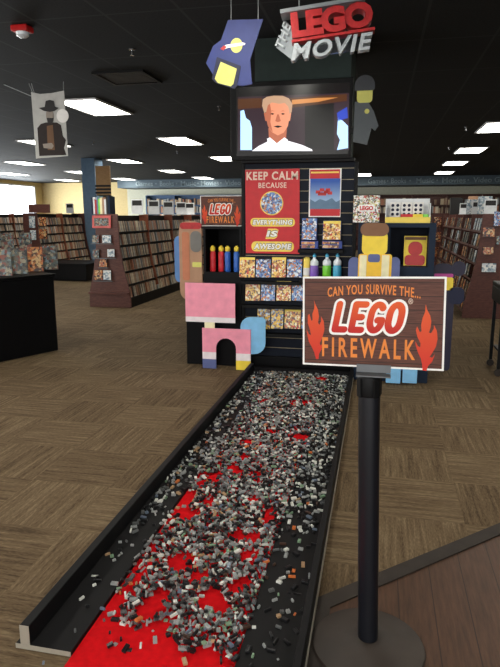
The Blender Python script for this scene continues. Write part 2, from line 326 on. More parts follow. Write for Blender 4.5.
# dark wood floor at the right with its transition strip
e1, e2 = Vector((-0.172, 2.037)), Vector((0.622, 2.784)); dr = (e2 - e1).normalized(); nr = Vector((dr.y, -dr.x))
far = e1 + dr * 6
def floor_poly(pts, z0, z1, name, m):
    n = len(pts); b = MB(); b.add([(x, y, z0) for x, y in pts] + [(x, y, z1) for x, y in pts], [tuple(range(n)), tuple(range(n, 2 * n))] + [(i, (i + 1) % n, (i + 1) % n + n, i + n) for i in range(n)])
    return struct(b.build(name, m))
floor_poly([(-0.15, -2), (-0.15, e1.y), tuple(e1 + Vector((0.022, 0))), tuple(far), (far.x + 0.5, -2)], 0, 0.006, 'floor_wood', 'wood_floor')
floor_poly([tuple(e1), tuple(far), tuple(far + nr * 0.055), tuple(e1 + nr * 0.055 + Vector((0.0, -0.02)))], 0, 0.013, 'trim_1', 'rubber')
floor_poly([(-0.172, -1.2), tuple(e1), tuple(e1 + Vector((0.05, 0.0))), (-0.122, -1.2)], 0, 0.0125, 'trim_2', 'rubber')
# structural columns
c0 = atY(255, 40, 5.56); c1 = atY(352, 40, 5.56)
struct(MB().box(c0.x, c1.x, 5.56, 6.4, 0, CZ).build('wall_column_clad', 'column_grey'))
a, b_ = atY(82, 180, 15.4).x, atY(95, 180, 15.4).x
struct(MB().box(a, b_, 15.4, 15.9, 0, CZ).build('column', 'column_blue'))
bs = thing('slat_board', 'pale wooden board with dark horizontal slats standing beside the blue grey column', 'sign board', (atY(103, 190, 15.3).x, 15.35, 0))
MB().box(-0.22, 0.19, 0, 0.06, 0, 2.78).build('board', 'slat_wood', bs)
sb = MB()
for i in range(6): sb.box(-0.24, 0.21, -0.02, -0.001, 1.78 + i * 0.09, 1.83 + i * 0.09)
sb.build('slats', 'ink', bs)
# ceiling lights
GL = [(-4.1, 8.35), (-4.15, 12.35), (-4.2, 16.3), (-7.15, 12.1), (-7.2, 16.4), (-7.2, 20.4), (-7.2, 24.2), (-10.4, 16.4), (-10.6, 20.2), (-10.7, 24.2), (-13.5, 20.5), (-13.5, 24.5), (2.0, 11.65), (2.05, 15.5), (2.12, 19.1), (2.2, 23.1), (-0.7, 23.6),
      (-4.2, 20.4), (-1.1, 12.3), (-1.1, 16.3), (2.0, 7.7), (5.1, 9.0), (5.1, 13), (-7.1, 8.2), (5.1, 17)]
names = {0: 'bright ceiling light panel behind the hanging banner', 1: 'ceiling light panel between the hanging banner and the television'}
lt = None; cnt = {}
for i, (x, y) in enumerate(GL):
    row = {-4: 'over the pink card bookcase', -7: 'over the header board bookcase', -10: 'towards the bright window', -11: 'towards the bright window', -13: 'beside the bright window', -14: 'beside the bright window', 2: 'over the bookcase beside the cart', 5: 'beyond the cart', -1: 'behind the television'}[round(x)]
    cnt[row] = cnt.get(row, 0) + 1
    lab = names.get(i) or 'ceiling light panel, %s in the row %s' % (['first', 'second', 'third', 'fourth', 'fifth', 'sixth'][cnt[row] - 1], row)
    if lt is None:
        lt = thing('ceiling_light', lab, 'ceiling light', (x, y, CZ), 0, 'ceiling lights')
        MB().box(-0.32, 0.32, -0.63, -0.60, -0.02, 0).box(-0.32, 0.32, 0.60, 0.63, -0.02, 0).box(-0.32, -0.29, -0.6, 0.6, -0.02, 0).box(0.29, 0.32, -0.6, 0.6, -0.02, 0).build('frame', 'frame_white', lt)
        MB().box(-0.29, 0.29, -0.6, 0.6, -0.012, -0.004).build('diffuser', 'lamp_glow', lt)
    else: dup(lt, (x, y, CZ), label=lab)
for x, y, lab in ((-1.1, 3.5, 'added ceiling light panel above the middle of the brick walkway'), (2.0, 3.7, 'added ceiling light panel above the dark wood floor'), (-4.2, 4.3, 'added ceiling light panel above the black table'), (-1.1, -0.4, 'added ceiling light panel above the open end of the walkway'), (2.0, -0.2, 'added ceiling light panel above the shop front wood floor'), (-4.2, 0.3, 'added ceiling light panel above the shop front carpet')):  # panels out of view, carrying on the grid, added to brighten the floor
    dup(lt, (x, y, CZ), label=lab)
# air vent, sprinklers, alarm
v = thing('air_vent', 'dark square air vent in the black ceiling beside the hanging banner', 'air vent', atZ(128, 77, CZ))
vb = MB().box(-0.3, 0.3, -0.3, -0.26, -0.02, 0).box(-0.3, 0.3, 0.26, 0.3, -0.02, 0).box(-0.3, -0.26, -0.26, 0.26, -0.02, 0).box(0.26, 0.3, -0.26, 0.26, -0.02, 0); vb.build('frame', 'black_metal', v)
gb = MB()
for i in range(9): gb.box(-0.26, 0.26, -0.25 + i * 0.056, -0.215 + i * 0.056, -0.014, 0)
gb.build('grille', 'ink', v)
sp0 = None
for q, lab in (((132, 49), 'small metal sprinkler head between the fire alarm and the blue standee'), ((177, 151), 'small metal sprinkler head beyond the light panel beside the television'), ((93, 142), 'small metal sprinkler head above the blue grey column'), ((466, 127), 'small metal sprinkler head over the bookcase beside the cart'), ((449, 147), 'small metal sprinkler head over the slate display unit'), ((219, 106), 'small metal sprinkler head beside the television')):
    p = atZ(*q, CZ)
    if sp0 is None:
        sp0 = thing('sprinkler_head', lab, 'sprinkler', p, 0, 'ceiling sprinklers')
        MB().lathe([(0.035, 0), (0.035, -0.006), (0.01, -0.01), (0.01, -0.05), (0.022, -0.052), (0.022, -0.058)], n=14).build('body', 'chrome', sp0)
    else: dup(sp0, p, label=lab)
p = atZ(22, 26, CZ)
al = thing('fire_alarm', 'red fire alarm strobe with clear lens on the black ceiling', 'fire alarm', p)
MB().box(-0.075, 0.075, -0.06, 0.06, -0.05, 0).build('housing', 'red_plastic', al, 0.012)
MB().lathe([(0.055, -0.05), (0.05, -0.075), (0.03, -0.09), (0.008, -0.095)], n=18).build('lens', 'clear_plastic', al)
# hanging banner with a man in a hat
Yb = 6.75
org = atY(50, 158, Yb); B = Plane(Yb, org)
ba = thing('hanging_banner', 'grey fabric banner showing a person in a dark hat hanging from the ceiling', 'banner', org)
MB().prism([B.p(*q) for q in ((31, 92), (40, 94), (52, 93), (64, 90.5), (68, 156), (36, 158.5))], 0, 0.006).build('cloth', 'banner_cloth', ba)
fg = MB().prism([B.p(*q) for q in ((39.5, 158 - 2), (37.5, 128), (41, 124), (46, 122.5), (57, 122.5), (61, 125), (63, 136), (66, 140), (64, 148), (66.5, 155))], -0.004, -0.0005); fg.build('coat', 'banner_dark', ba)
MB().prism([B.p(*q) for q in ((47, 126), (53, 125), (55, 150), (48, 150))], -0.005, -0.0041).build('shirt', 'banner_brown', ba)
MB().prism([B.p(*q) for q in ((43, 144), (52, 143), (54, 146), (52, 149), (44, 148))], -0.007, -0.0051).build('hands', 'banner_mid', ba)
MB().prism(ell(*B.p(50, 115.5), 0.05, 0.085), -0.005, -0.0005).build('face', 'banner_mid', ba)
MB().prism([B.p(*q) for q in ((39, 108), (45, 107), (46, 101), (50, 100), (54, 101), (55, 106.5), (59, 108), (55, 111), (50, 112), (44, 111))], -0.008, -0.0051).prism([B.p(*q) for q in ((47, 118), (54, 118), (53, 123), (48, 123))], -0.008, -0.0051).build('hat', 'ink', ba)
MB().prism(ell(*B.p(63, 116), 0.078, 0.078), -0.012, -0.008).build('round_sticker', 'white_print', ba)
st = MB()
tz = CZ - org.z
for (x, y), (x2, y2) in (((33, 94), (28.5, 79)), ((34.5, 94), (31, 79)), ((63.5, 91), (63, 76))):
    a = B.p(x, y); c = B.p(x2, y2); st.tube((a[0], 0.003, a[1]), (c[0], 0.003, tz), 0.004, 6)
st.build('strings', 'string', ba)
a = B.p(31, 96); c = atY(-40, 66, Yb) - org
MB().tube((a[0], 0.003, a[1]), (c.x, 0.003, c.z), 0.005, 6).build('tie_cord', 'string', ba)
# ------------------------------------------------------------------ walkway: black side boards, red felt, loose bricks
WX0, WX1, WY0, WY1 = -1.135, -0.17, 1.56, 5.27
def side_board(name, label, x0, x1, wx0, wx1, y0):
    t = thing(name, label, 'board', ((x0 + x1) / 2, (y0 + WY1) / 2, 0)); cx, cy = t.location.x, t.location.y
    MB().box(x0 - cx, x1 - cx, y0 - cy, WY1 - cy, 0.004, 0.022).build('flat_board', 'black_board', t, 0.002)
    MB().box(wx0 - cx, wx1 - cx, y0 - cy, WY1 - cy, 0.0225, 0.095).build('upright_board', 'black_board', t, 0.003)
    MB().box(x0 - cx, x1 - cx, y0 - cy - 0.002, y0 - cy, 0.004, 0.0215).box(wx0 - cx, wx1 - cx, y0 - cy - 0.002, y0 - cy, 0.0225, 0.094).build('raw_end', 'raw_edge', t, 0)['label'] = 'pale raw cut end'
    return t
lb = side_board('walkway_side_board', 'long black walkway board with upright edge beside the open carpet', -1.155, -0.95, -1.135, -1.10, 1.56)
rb = side_board('walkway_side_board', 'long black walkway board with upright edge beside the stanchion', -0.40, -0.178, -0.205, -0.18, 1.2)
MB().box(0.1112, 0.116, -2.0, 2.0, 0.002, 0.024).build('edge_strip', 'raw_edge', rb)['label'] = 'thin pale strip along the outer edge'
bk = thing('walkway_end_board', 'low black board closing the far end of the brick walkway', 'board', (-0.66, 5.29, 0)); MB().box(-0.49, 0.47, -0.01, 0.03, 0.0, 0.05).build('board', 'black_board', bk)
fl_ = MB(); nx, ny = 8, 60
vs_ = [(-0.99 + 0.64 * i / nx, 1.15 + 4.11 * j / ny, 0.0245 if (i == 0 or i == nx) else 0.006 + 0.003 * random.random()) for j in range(ny + 1) for i in range(nx + 1)]
vs_ = [(x, y, 0.0235 if (x < -0.94 or x > -0.41) and y > 1.56 else 0.006) for x, y, z in vs_]
fl_.add(vs_, [(j * (nx + 1) + i, j * (nx + 1) + i + 1, (j + 1) * (nx + 1) + i + 1, (j + 1) * (nx + 1) + i) for j in range(ny) for i in range(nx)], True)
red = tag(MB().box(-0.948, -0.402, 1.12, 5.26, 0.001, 0.007).build('red_felt_runner', 'felt_red'), 'bright red felt runner laid on the floor under the loose bricks', 'runner')
# bricks dropped one by one on a height map of the walkway
U_ = 0.0073; PH = 0.0088
G = 0.004; gx0, gy0 = WX0, 1.2
NXg, NYg = int((WX1 - gx0) / G) + 2, int((WY1 - gy0) / G) + 2
hm = np.zeros((NXg, NYg)); own = -np.ones((NXg, NYg), int)
xs = gx0 + (np.arange(NXg) + 0.5) * G
hm[:] = np.where((xs > -0.948) & (xs < -0.402), 0.0075, 0.0225)[:, None]
HOLES = [(189, 518, .05), (181, 567, .06), (249, 559, .045), (238, 540, .04), (211, 603, .055), (269, 523, .035), (160, 600, .04), (215, 480, .05), (300, 440, .06), (222, 612, .035), (255, 478, .04), (305, 405, .05), (322, 381, .06), (340, 380, .05), (200, 580, .04), (232, 470, .04), (247, 445, .05), (318, 420, .04), (150, 612, .05), (310, 478, .035), (240, 590, .03), (186, 500, .05)]
HOLES = [(*atZ(x, y).xy, r) for x, y, r in HOLES]
for _ in range(44): HOLES.append((random.uniform(-0.93, -0.42), 2.0 + 3.25 * random.random(), random.uniform(0.018, 0.036)))
def dens(x, y):
    e = 1.0
    if x < -0.95:                                            # left black board
        return 0.002 if y < 1.8 else (0.03 + 0.22 * max(0, math.sin(y * 4.2 + 0.6)) ** 2 + (0.08 if x < -1.02 else 0)) * min(1, (y - 1.7) / 1.2) * (0.8 if y > 2.2 else 0.3)
    if x > -0.40:                                            # right black board
        return 0.012 if y < 2.45 else min(0.5, 0.03 + (y - 2.45) * 0.3) * (0.5 if x > -0.27 else 1)
    fx = (x + 0.95) / 0.55
    start = 1.69 + 0.06 * math.sin(5 * fx) + 0.03 * math.sin(17 * fx)
    if y < start: return 0.010 if y > 1.62 else 0.002
    e = min(1, 0.22 + (y - start) / 0.35) * 0.75
    if y < 3.0 and fx < 0.14: e *= 0.15 + 0.1 * math.sin(y * 9)
    for hx, hy, r in HOLES:
        d = math.hypot(x - hx, (y - hy) * 0.8)
        if d < r: e *= 0.006
    return e
SIZES = [(1, 2), (2, 2), (2, 3), (2, 4), (1, 4), (1, 1), (1, 3), (2, 2)]; SW = np.array([.24, .12, .1, .2, .16, .04, .1, .04]); SW /= SW.sum()
bl = []
N = 115000
for i in range(N):
    y = 1.45 + (WY1 - 0.02 - 1.45) * random.random() ** 1.0; x = -1.09 + (0.875) * random.random()
    if random.random() > dens(x, y): continue
    a_, b2 = SIZES[rng.choice(len(SIZES), p=SW)]
    plate = random.random() < 0.25
    L, W_, Hh = b2 * U_, a_ * U_, PH * (0.36 if plate else 1)
    yaw = random.random() * math.pi
    n = 3; pts = []
    for u in np.linspace(-L / 2, L / 2, max(3, int(L / G) + 1)):
        for q in np.linspace(-W_ / 2, W_ / 2, max(3, int(W_ / G) + 1)):
            pts.append((x + u * math.cos(yaw) - q * math.sin(yaw), y + u * math.sin(yaw) + q * math.cos(yaw)))
    ix = ((np.array([q[0] for q in pts]) - gx0) / G).astype(int); iy = ((np.array([q[1] for q in pts]) - gy0) / G).astype(int)
    if ix.min() < 10 or ix.max() >= NXg - 10 or iy.min() < 0 or iy.max() >= NYg - 4: continue
    z = hm[ix, iy].max()
    if z > 0.031: continue
    flat = z - hm[ix, iy].min() < 0.002
    tilt = 0 if flat else (random.random() - 0.5) * 0.9
    hm[ix, iy] = z + Hh; own[ix, iy] = len(bl)
    bl.append((x, y, z + 0.0004, yaw, tilt, a_, b2, Hh, int(rng.choice(len(BRICKS), p=BW)), ix, iy))
vis = np.array([(own[b[9], b[10]] == k).mean() for k, b in enumerate(bl)])
def brick_geo(a_, b2, Hh, studs=6):
    vs, fs = [], []
    L, W_ = b2 * U_ / 2 - 0.0001, a_ * U_ / 2 - 0.0001; c = 0.0005
    for z, k in ((0, 0), (Hh - c, 0), (Hh, c)):
        vs += [(-L + k, -W_ + k, z), (L - k, -W_ + k, z), (L - k, W_ - k, z), (-L + k, W_ - k, z)]
    fs = [(3, 2, 1, 0), (8, 9, 10, 11)] + [(j * 4 + i, j * 4 + (i + 1) % 4, j * 4 + 4 + (i + 1) % 4, j * 4 + 4 + i) for j in (0, 1) for i in range(4)]
    for i in range(b2):
        for j in range(a_):
            cx, cy = (i - (b2 - 1) / 2) * U_, (j - (a_ - 1) / 2) * U_; k = len(vs)
            for z in (Hh, Hh + 0.0018): vs += [(cx + 0.0023 * math.cos(6.2832 * t / studs), cy + 0.0023 * math.sin(6.2832 * t / studs), z) for t in range(studs)]
            fs += [(k + t, k + (t + 1) % studs, k + studs + (t + 1) % studs, k + studs + t) for t in range(studs)] + [tuple(k + studs + t for t in range(studs))]
    return vs, fs
score = np.array([vis[k] / (b[0] ** 2 + b[1] ** 2 + CAMH ** 2) * (b[5] * b[6]) ** 0.3 if vis[k] > 0.45 else 0 for k, b in enumerate(bl)])
order = np.argsort(-score); single = set(int(k) for k in order[:300] if score[k] > 0)
protos = {}
def zone(x, y):
    if x < -0.95: return 'on the black board beside the open carpet'
    if x > -0.40: return 'on the black board beside the stanchion'
    return 'on bare red felt' if y < 1.9 else 'in the thick brick bed'
sv, sf, sm_ = [], [], []
for k, (x, y, z, yaw, tilt, a_, b2, Hh, ci, ix, iy) in enumerate(bl):
    R_ = Matrix.Translation((x, y, z + abs(math.sin(tilt)) * b2 * U_ * 0.25)) @ Matrix.Rotation(yaw, 4, 'Z') @ Matrix.Rotation(tilt, 4, 'Y')
    if k in single:
        key = (a_, b2, round(Hh, 4), ci)
        if key not in protos:
            me = bpy.data.meshes.new('toy_brick'); me.from_pydata(*[brick_geo(a_, b2, Hh, 10)[0], [], brick_geo(a_, b2, Hh, 10)[1]]); me.materials.append(M['brick_' + BRICKS[ci][0].replace(' ', '_')]); protos[key] = me
        o = bpy.data.objects.new('toy_brick', protos[key]); COL.objects.link(o); o.matrix_world = R_
        NW = ['', 'one', 'two', 'three', 'four']; kind = '%s %s by %s %s' % (BRICKS[ci][0], NW[a_], NW[b2], 'plate' if Hh < 0.006 else 'brick')
        tag(o, 'loose %s lying %s' % (kind, zone(x, y)), 'toy brick', '%ss %s' % (kind, zone(x, y)))
    else:
        vs, fs = brick_geo(a_, b2, Hh, 6 if y < 3 else 4); kk = len(sv)
        sv += [tuple(R_ @ Vector(q)) for q in vs]; sf += [tuple(i + kk for i in f) for f in fs]; sm_ += [ci] * len(fs)
me = bpy.data.meshes.new('loose_toy_bricks'); me.from_pydata(sv, [], sf)
for n_, c in BRICKS: me.materials.append(M['brick_' + n_.replace(' ', '_')])
me.polygons.foreach_set('material_index', sm_)
o = bpy.data.objects.new('loose_toy_bricks', me); COL.objects.link(o)
tag(o, 'thick bed of grey, black and white loose toy bricks filling the walkway', 'toy bricks', None, 'stuff')
print('bricks', len(bl))
# ------------------------------------------------------------------ stanchion with the walkway sign
PB = Vector((0.02, 1.81, 0.006)); lean = math.radians(-1.9)
stn = thing('sign_stanchion', 'dark blue black stanchion post on a round domed base holding the brown sign', 'stanchion', PB)
MB().lathe([(0.185, 0), (0.19, 0.008), (0.186, 0.016), (0.15, 0.026), (0.10, 0.034), (0.065, 0.038), (0.06, 0.041), (0.035, 0.043)], n=48).build('base', 'base_plastic', stn)
LM = Matrix.Rotation(lean, 4, 'Y')
MB().lathe([(0.0335, 0.038), (0.0335, 0.90)], n=32, m=LM).build('pole', 'pole_blue', stn)
hd = MB().lathe([(0.0345, 0.895), (0.0355, 0.90), (0.0355, 0.955), (0.033, 0.962)], n=32, m=LM)
for k in range(4):
    hd.box(-0.010, 0.010, 0.030, 0.040, 0.895, 0.955, LM @ Matrix.Rotation(k * math.pi / 2 + 0.6, 4, 'Z'))
hd.build('belt_head', 'black_metal', stn, 0.002)
MB().box(-0.052, 0.052, -0.035, 0.004, 0.0, 0.004, Matrix.Translation((-0.020, -0.004, 0.963))).box(-0.052, 0.052, 0.004, 0.008, 0.005, 0.03, Matrix.Translation((-0.020, -0.004, 0.963))).build('sign_clip', 'steel', stn)
sg = thing('walkway_sign', 'large brown plank sign with white border and flames on the stanchion', 'sign', (-0.0122, 1.828, 1.128))
sg.rotation_euler = (math.radians(-3.3), math.radians(-1.7), math.radians(-5.7))
def sign_face(sg, W_, H_, th=0.006):
    k = W_ / 0.44
    def bx(x0, x1, y0, y1): return ((x0 - 248) / 446 * W_, (x1 - 248) / 446 * W_, (178 - y1) / 283 * H_, (178 - y0) / 283 * H_)
    def pt(x, y): return ((x - 248) / 446 * W_, (178 - y) / 283 * H_)
    MB().box(-W_ / 2, W_ / 2, 0, th, -H_ / 2, H_ / 2).build('backing', 'white_print', sg)
    e = 0.006 * k; MB().box(-W_ / 2 + e, W_ / 2 - e, -0.001 * k, 0, -H_ / 2 + e, H_ / 2 - e).build('plank_print', 'sign_planks', sg)
    y = -0.001 * k
    b = bx(107, 396, 68, 98)
    text('lettering', 'CAN YOU SURVIVE THE...', 'orange_print', sg, b, y, 0.0006 * k, 0.02, spacing=1.15, warp=lambda u, q: (u, q + 0.014 * k * (1 - (u / (0.155 * k)) ** 2) - 0.006 * k))
    b = bx(116, 362, 112, 212)
    g = 0.0035 * k
    rr = 0.0104 * k; bi = (b[0] + rr * 2.2, b[1] - rr * 2.2, b[2] + rr, b[3] - rr)
    strokes('logo_outline', LOGO, rr * 1.72, 'white_print', sg, bi, y, 0.0006 * k, 0.2)
    strokes('logo', LOGO, rr, 'logo_orange_red', sg, bi, y - 0.0008 * k, 0.0006 * k, 0.2)
    text('registered_mark', '®', 'pale_text', sg, bx(360, 374, 102, 119), y, 0.0006 * k)
    text('title_lettering', 'FIREWALK', 'orange_print', sg, bx(90, 384, 228, 290), y, 0.0006 * k, 0.022, 0, 1.42)
    fl = [(62, 110), (66, 122), (75, 140), (79, 162), (76, 182), (80, 190), (86, 178), (86, 162), (95, 178), (97, 205), (92, 225), (82, 248), (84, 256), (92, 250), (88, 268), (80, 282), (78, 300), (70, 300), (64, 278), (56, 262), (46, 245), (40, 220), (38, 205), (46, 220), (53, 224), (50, 208), (42, 185), (42, 160), (47, 155), (54, 178), (58, 174), (57, 155), (63, 138), (64, 124)]
    fr = [(412, 118), (416, 134), (426, 152), (430, 170), (428, 190), (424, 204), (430, 206), (438, 192), (438, 180), (447, 198), (450, 222), (446, 246), (434, 268), (428, 278), (436, 280), (444, 268), (436, 292), (424, 306), (420, 322), (408, 320), (406, 300), (402, 284), (394, 268), (386, 246), (384, 232), (392, 246), (399, 250), (400, 238), (390, 218), (385, 198), (388, 186), (397, 204), (402, 200), (400, 182), (404, 160), (411, 142)]
    MB().prism([pt(*q) for q in fl], y - 0.0004 * k, y).build('flame', 'flame_print', sg)
    MB().prism([pt(*q) for q in fr], y - 0.0004 * k, y).build('flame', 'flame_print', sg)
sign_face(sg, 0.432, 0.282)
# ------------------------------------------------------------------ main display: slatwall, cabinets, posters
YS = 5.5
org = Vector((atY(300, 366, YS).x, YS, 0)); S = Plane(YS, org)
sl = thing('slatwall_display', 'tall black slatwall display with pale metal grooves below the television', 'display', org)
x0, x1, z1, z2 = S.rect(245, 352, 165, 345); zt = S.p(300, 163)[1]
MB().box(x0, x1, 0, 0.05, 0.12, zt).build('back_panel', 'navy_panel', sl)
gm = MB(); z = 0.2
while z < zt - 0.05: gm.box(x0 + 0.005, x1 - 0.005, -0.004, 0, z, z + 0.005); z += 0.098
gm.build('groove_strips', 'gold_metal', sl)
MB().box(x0 - 0.02, x1 + 0.02, -0.04, 0.055, 0, 0.12).build('plinth', 'black_cabinet', sl, 0.004)
for xx in (x0 - 0.03, x1 + 0.002): MB().box(xx, xx + 0.028, -0.012, 0.05, 0.12, zt).build('side_post', 'black_metal', sl)
MB().box(S.p(243.5, 158)[0], S.p(355, 158)[0], -0.08, 0.05, zt, zt + 0.035).build('top_rail', 'black_metal', sl, 0.004)
for (yy, xa, xb) in ((280, 243, 303), (303.5, 244, 303), (331.5, 256, 303), (249, 299, 344), (279.5, 300, 344)):
    a = S.p(xa, yy); c = S.p(xb, yy); MB().box(a[0], c[0], -0.09, -0.0055, a[1] - 0.03, a[1]).build('ledge', 'black_metal', sl, 0.002)
# cases on the slatwall
cs = {}
def disc_case(matname, W_, H_):
    pass
def face_case(name, label, cat, loc, W_, H_, T_, m, group, tilt=-0.12, rz=0.0, strip=None, body='ink'):
    t = thing(name, label, cat, loc, rz, group); t.rotation_euler = (tilt, 0, rz)
    MB().box(-W_ / 2, W_ / 2, 0, T_, 0, H_).build('case', body, t, 0.002)
    MB().box(-W_ / 2 + 0.003, W_ / 2 - 0.003, -0.0012, 0, 0.003, H_ - 0.003).build('cover_art', m, t)
    if strip: MB().box(-W_ / 2 + 0.003, W_ / 2 - 0.003, -0.002, -0.0012, H_ - 0.026, H_ - 0.003).build('title_strip', strip, t)
    return t
def on_wall(xa, xb, ya, yb, m, label, strip=None, group='film cases on the slatwall', T_=0.015, yoff=0.062, body='ink'):
    a = atY((xa + xb) / 2, yb, YS - yoff); l = atY(xa, yb, YS - yoff).x; r = atY(xb, yb, YS - yoff).x; h = atY((xa + xb) / 2, ya, YS - yoff).z - a.z
    return face_case('film_case', label, 'film case', a, r - l, h, T_, m, group, -0.13, 0, strip, body)
ordn = ['first', 'second', 'third', 'fourth']
for i, (a, c) in enumerate(((239, 254.8), (255.4, 270.6), (271.2, 285.8), (286.6, 302))):
    on_wall(a, c, 257 + (i % 2) * 2, 277.6, 'cover_yellow' if i % 2 == 0 else 'cover_blue', '%s film case, %s from the cabinet in the row under the red poster' % ('yellow' if i % 2 == 0 else 'blue', ordn[i]), 'yellow_print' if i % 2 == 0 else None)
for i, (a, c) in enumerate(((245, 260), (260.4, 275), (276, 291), (291.4, 306))):
    on_wall(a, c, 281 + (i % 2) * 1.6, 301, 'cover_yellow' if i % 2 == 0 else 'cover_blue', '%s film case, %s from the cabinet in the middle slatwall row' % ('yellow' if i % 2 == 0 else 'blue', ordn[i]), 'yellow_print' if i % 2 == 0 else None)
for i, (a, c, m, s) in enumerate(((256.8, 270, 'cover_face', None), (270.5, 283.2, 'cover_face', None), (284, 300.5, 'cover_yellow', 'yellow_print'), (301, 315, 'cover_blue', None))):
    on_wall(a, c, 309, 329, m, '%s film case, %s from the cabinet in the lowest slatwall row' % (('grey and yellow', 'grey and yellow', 'yellow', 'blue')[i], ordn[i]), s)
on_wall(301.5, 316.5, 218, 240, 'cover_blue', 'blue boxed film set standing under the small sky poster', None, T_=0.05, yoff=0.075, body='carton_blue')
on_wall(322.5, 340.5, 220.5, 240, 'cover_yellow', 'yellow boxed film set standing under the small sky poster', 'yellow_print', T_=0.05, yoff=0.075, body='carton_blue')
for i, (a, c) in enumerate(((301, 318), (322, 342))):
    p = atY((a + c) / 2, 248.6, YS - 0.085); w_ = atY(c, 248, YS - 0.085).x - atY(a, 248, YS - 0.085).x
    t = thing('carton_tray', 'blue and orange printed carton tray under the %s boxed film set' % ('blue', 'yellow')[i], 'carton', p, 0, 'carton trays on the slatwall')
    MB().box(-w_ / 2, w_ / 2, 0, 0.07, 0, 0.068).build('tray', 'carton_blue', t, 0.002)
    MB().box(-w_ / 2 + 0.004, w_ / 2 - 0.03, -0.002, 0, 0.038, 0.062).box(-w_ / 2 + 0.004, w_ / 2 - 0.03, -0.002, 0, 0.006, 0.03).build('printed_bands', 'cover_warm', t)
# coloured drink bottles on the right of the slatwall
p = atY(306.5, 278.6, YS - 0.05)
tb = thing('yellow_tube', 'tall yellow tube standing beside the purple drink bottle', 'tube', p)
MB().lathe([(0.026, 0), (0.03, 0.005), (0.03, 0.17), (0.028, 0.19), (0.012, 0.2)], n=18).build('body', 'yellow_print', tb)
MB().lathe([(0.0305, 0.03), (0.0308, 0.031), (0.0308, 0.10), (0.0305, 0.101)], n=18).build('label_band', 'white_print', tb)
dk = None
for (x, m, nm) in ((314, 'bottle_purple', 'purple'), (326.5, 'bottle_green', 'green'), (337, 'bottle_aqua', 'light blue')):
    p = atY(x, 279.4, YS - 0.05)
    t = thing('drink_bottle', '%s drink bottle with clear top on the slatwall ledge' % nm, 'bottle', p, 0, 'coloured drink bottles on the slatwall')
    MB().lathe([(0.036, 0), (0.039, 0.006), (0.039, 0.11), (0.036, 0.125), (0.036, 0.13)], n=20).build('body', m, t)
    MB().lathe([(0.036, 0.13), (0.039, 0.135), (0.038, 0.165), (0.022, 0.185), (0.014, 0.19), (0.014, 0.205)], n=20).build('shoulder', 'clear_plastic', t)
    MB().lathe([(0.017, 0.205), (0.017, 0.225), (0.008, 0.228), (0.008, 0.236)], n=14).build('cap', 'bottle_aqua', t)
# red poster
def poster_text(o, P, s, m, x0, x1, y0, y1, y=-0.002, **k): return text(k.pop('name', 'lettering'), s, m, o, P.rect(x0, x1, y0, y1), y, 0.0008, **k)
Yp = YS - 0.012; org = atY(272, 253.5, Yp); P = Plane(Yp, org)
po = thing('red_poster', 'large red poster with white lettering on the slatwall', 'poster', org)
MB().prism([P.p(245.2, 170), P.p(299.6, 168.6), P.p(299.4, 254), P.p(246, 253)], -0.002, 0.004).build('sheet', 'red_poster', po)
poster_text(po, P, 'KEEP CALM', 'pale_text', 246.5, 298, 171.5, 180, bold=0.03, spacing=1.14)
poster_text(po, P, 'BECAUSE', 'pale_text', 258.5, 286.5, 182.5, 188, bold=0.02, spacing=1.14)
c = P.p(271.7, 203.3); MB().prism(ell(*c, 0.108, 0.108, 36), -0.003, -0.002).build('emblem_ring', 'yellow_print', po)
MB().prism(ell(*c, 0.099, 0.099, 36), -0.0036, -0.003).build('emblem', 'cover_blue', po)
for s, xa, xb, ya, yb in (('EVERYTHING', 250.5, 295, 218, 226.5), ('IS', 265.5, 278.5, 228.5, 239), ('AWESOME', 251.5, 294, 241.5, 251.5)):
    r = P.rect(xa, xb, ya, yb)
    if s != 'IS': MB().prism(rrect(*r, (r[3] - r[2]) * 0.45), -0.0028, -0.002).build('word_outline', 'yellow_print', po)
    else: text('word_outline', s, 'yellow_print', po, r, -0.002, 0.0008, 0.16, 0.2)
    ix = (r[1] - r[0]) * 0.045; iz = (r[3] - r[2]) * 0.16
    text('word_shadow', s, 'ink', po, (r[0] + ix, r[1] - ix, r[2] + iz, r[3] - iz), -0.0028, 0.0006, 0.085, 0.15, 1.14)
    ix *= 1.25; iz *= 1.3
    text('lettering', s, 'white_print', po, (r[0] + ix, r[1] - ix, r[2] + iz, r[3] - iz), -0.0036, 0.0006, 0.05, 0.15, 1.14)
org = atY(325, 217, Yp); P = Plane(Yp, org)
po = thing('sky_poster', 'small poster with red bands and a blue sky picture on the slatwall', 'poster', org)
MB().box(*P.rect(309, 341, 168.5, 217)[:2], 0, 0.004, *P.rect(309, 341, 168.5, 217)[2:]).build('sheet', 'white_print', po)
r = P.rect(310, 340, 178.5, 209); MB().box(r[0], r[1], -0.001, 0, r[2], r[3]).build('sky_picture', 'poster_sky', po)
r = P.rect(310, 340, 169.5, 178.5); r2 = P.rect(310, 340, 209, 216); MB().box(r[0], r[1], -0.001, 0, r[2], r[3]).build('red_band', 'red_poster', po); MB().box(r2[0], r2[1], -0.001, 0, r2[2], r2[3]).build('red_band', 'red_poster', po)
rk = MB(); random.seed(5)
for q in ((318, 192), (322, 190), (326, 192), (330, 193), (324, 194), (328, 190), (320, 194)): a = P.p(*q); rk.box(a[0] - 0.02, a[0] + 0.02, -0.002, -0.001, a[1] - 0.014, a[1] + 0.014)
rk.build('red_shapes', 'red_plastic', po)
MB().prism([P.p(*q) for q in ((310, 209), (310, 199), (315, 202), (320, 199), (326, 201), (332, 198), (336, 202), (340, 200), (340, 209))], -0.0016, -0.001).build('grey_ground', 'column_blue', po)
bn = MB(); r = P.rect(311, 339, 171.6, 173.2); bn.box(r[0], r[1], -0.002, -0.001, r[2], r[3]); bn.build('yellow_line', 'yellow_print', po)
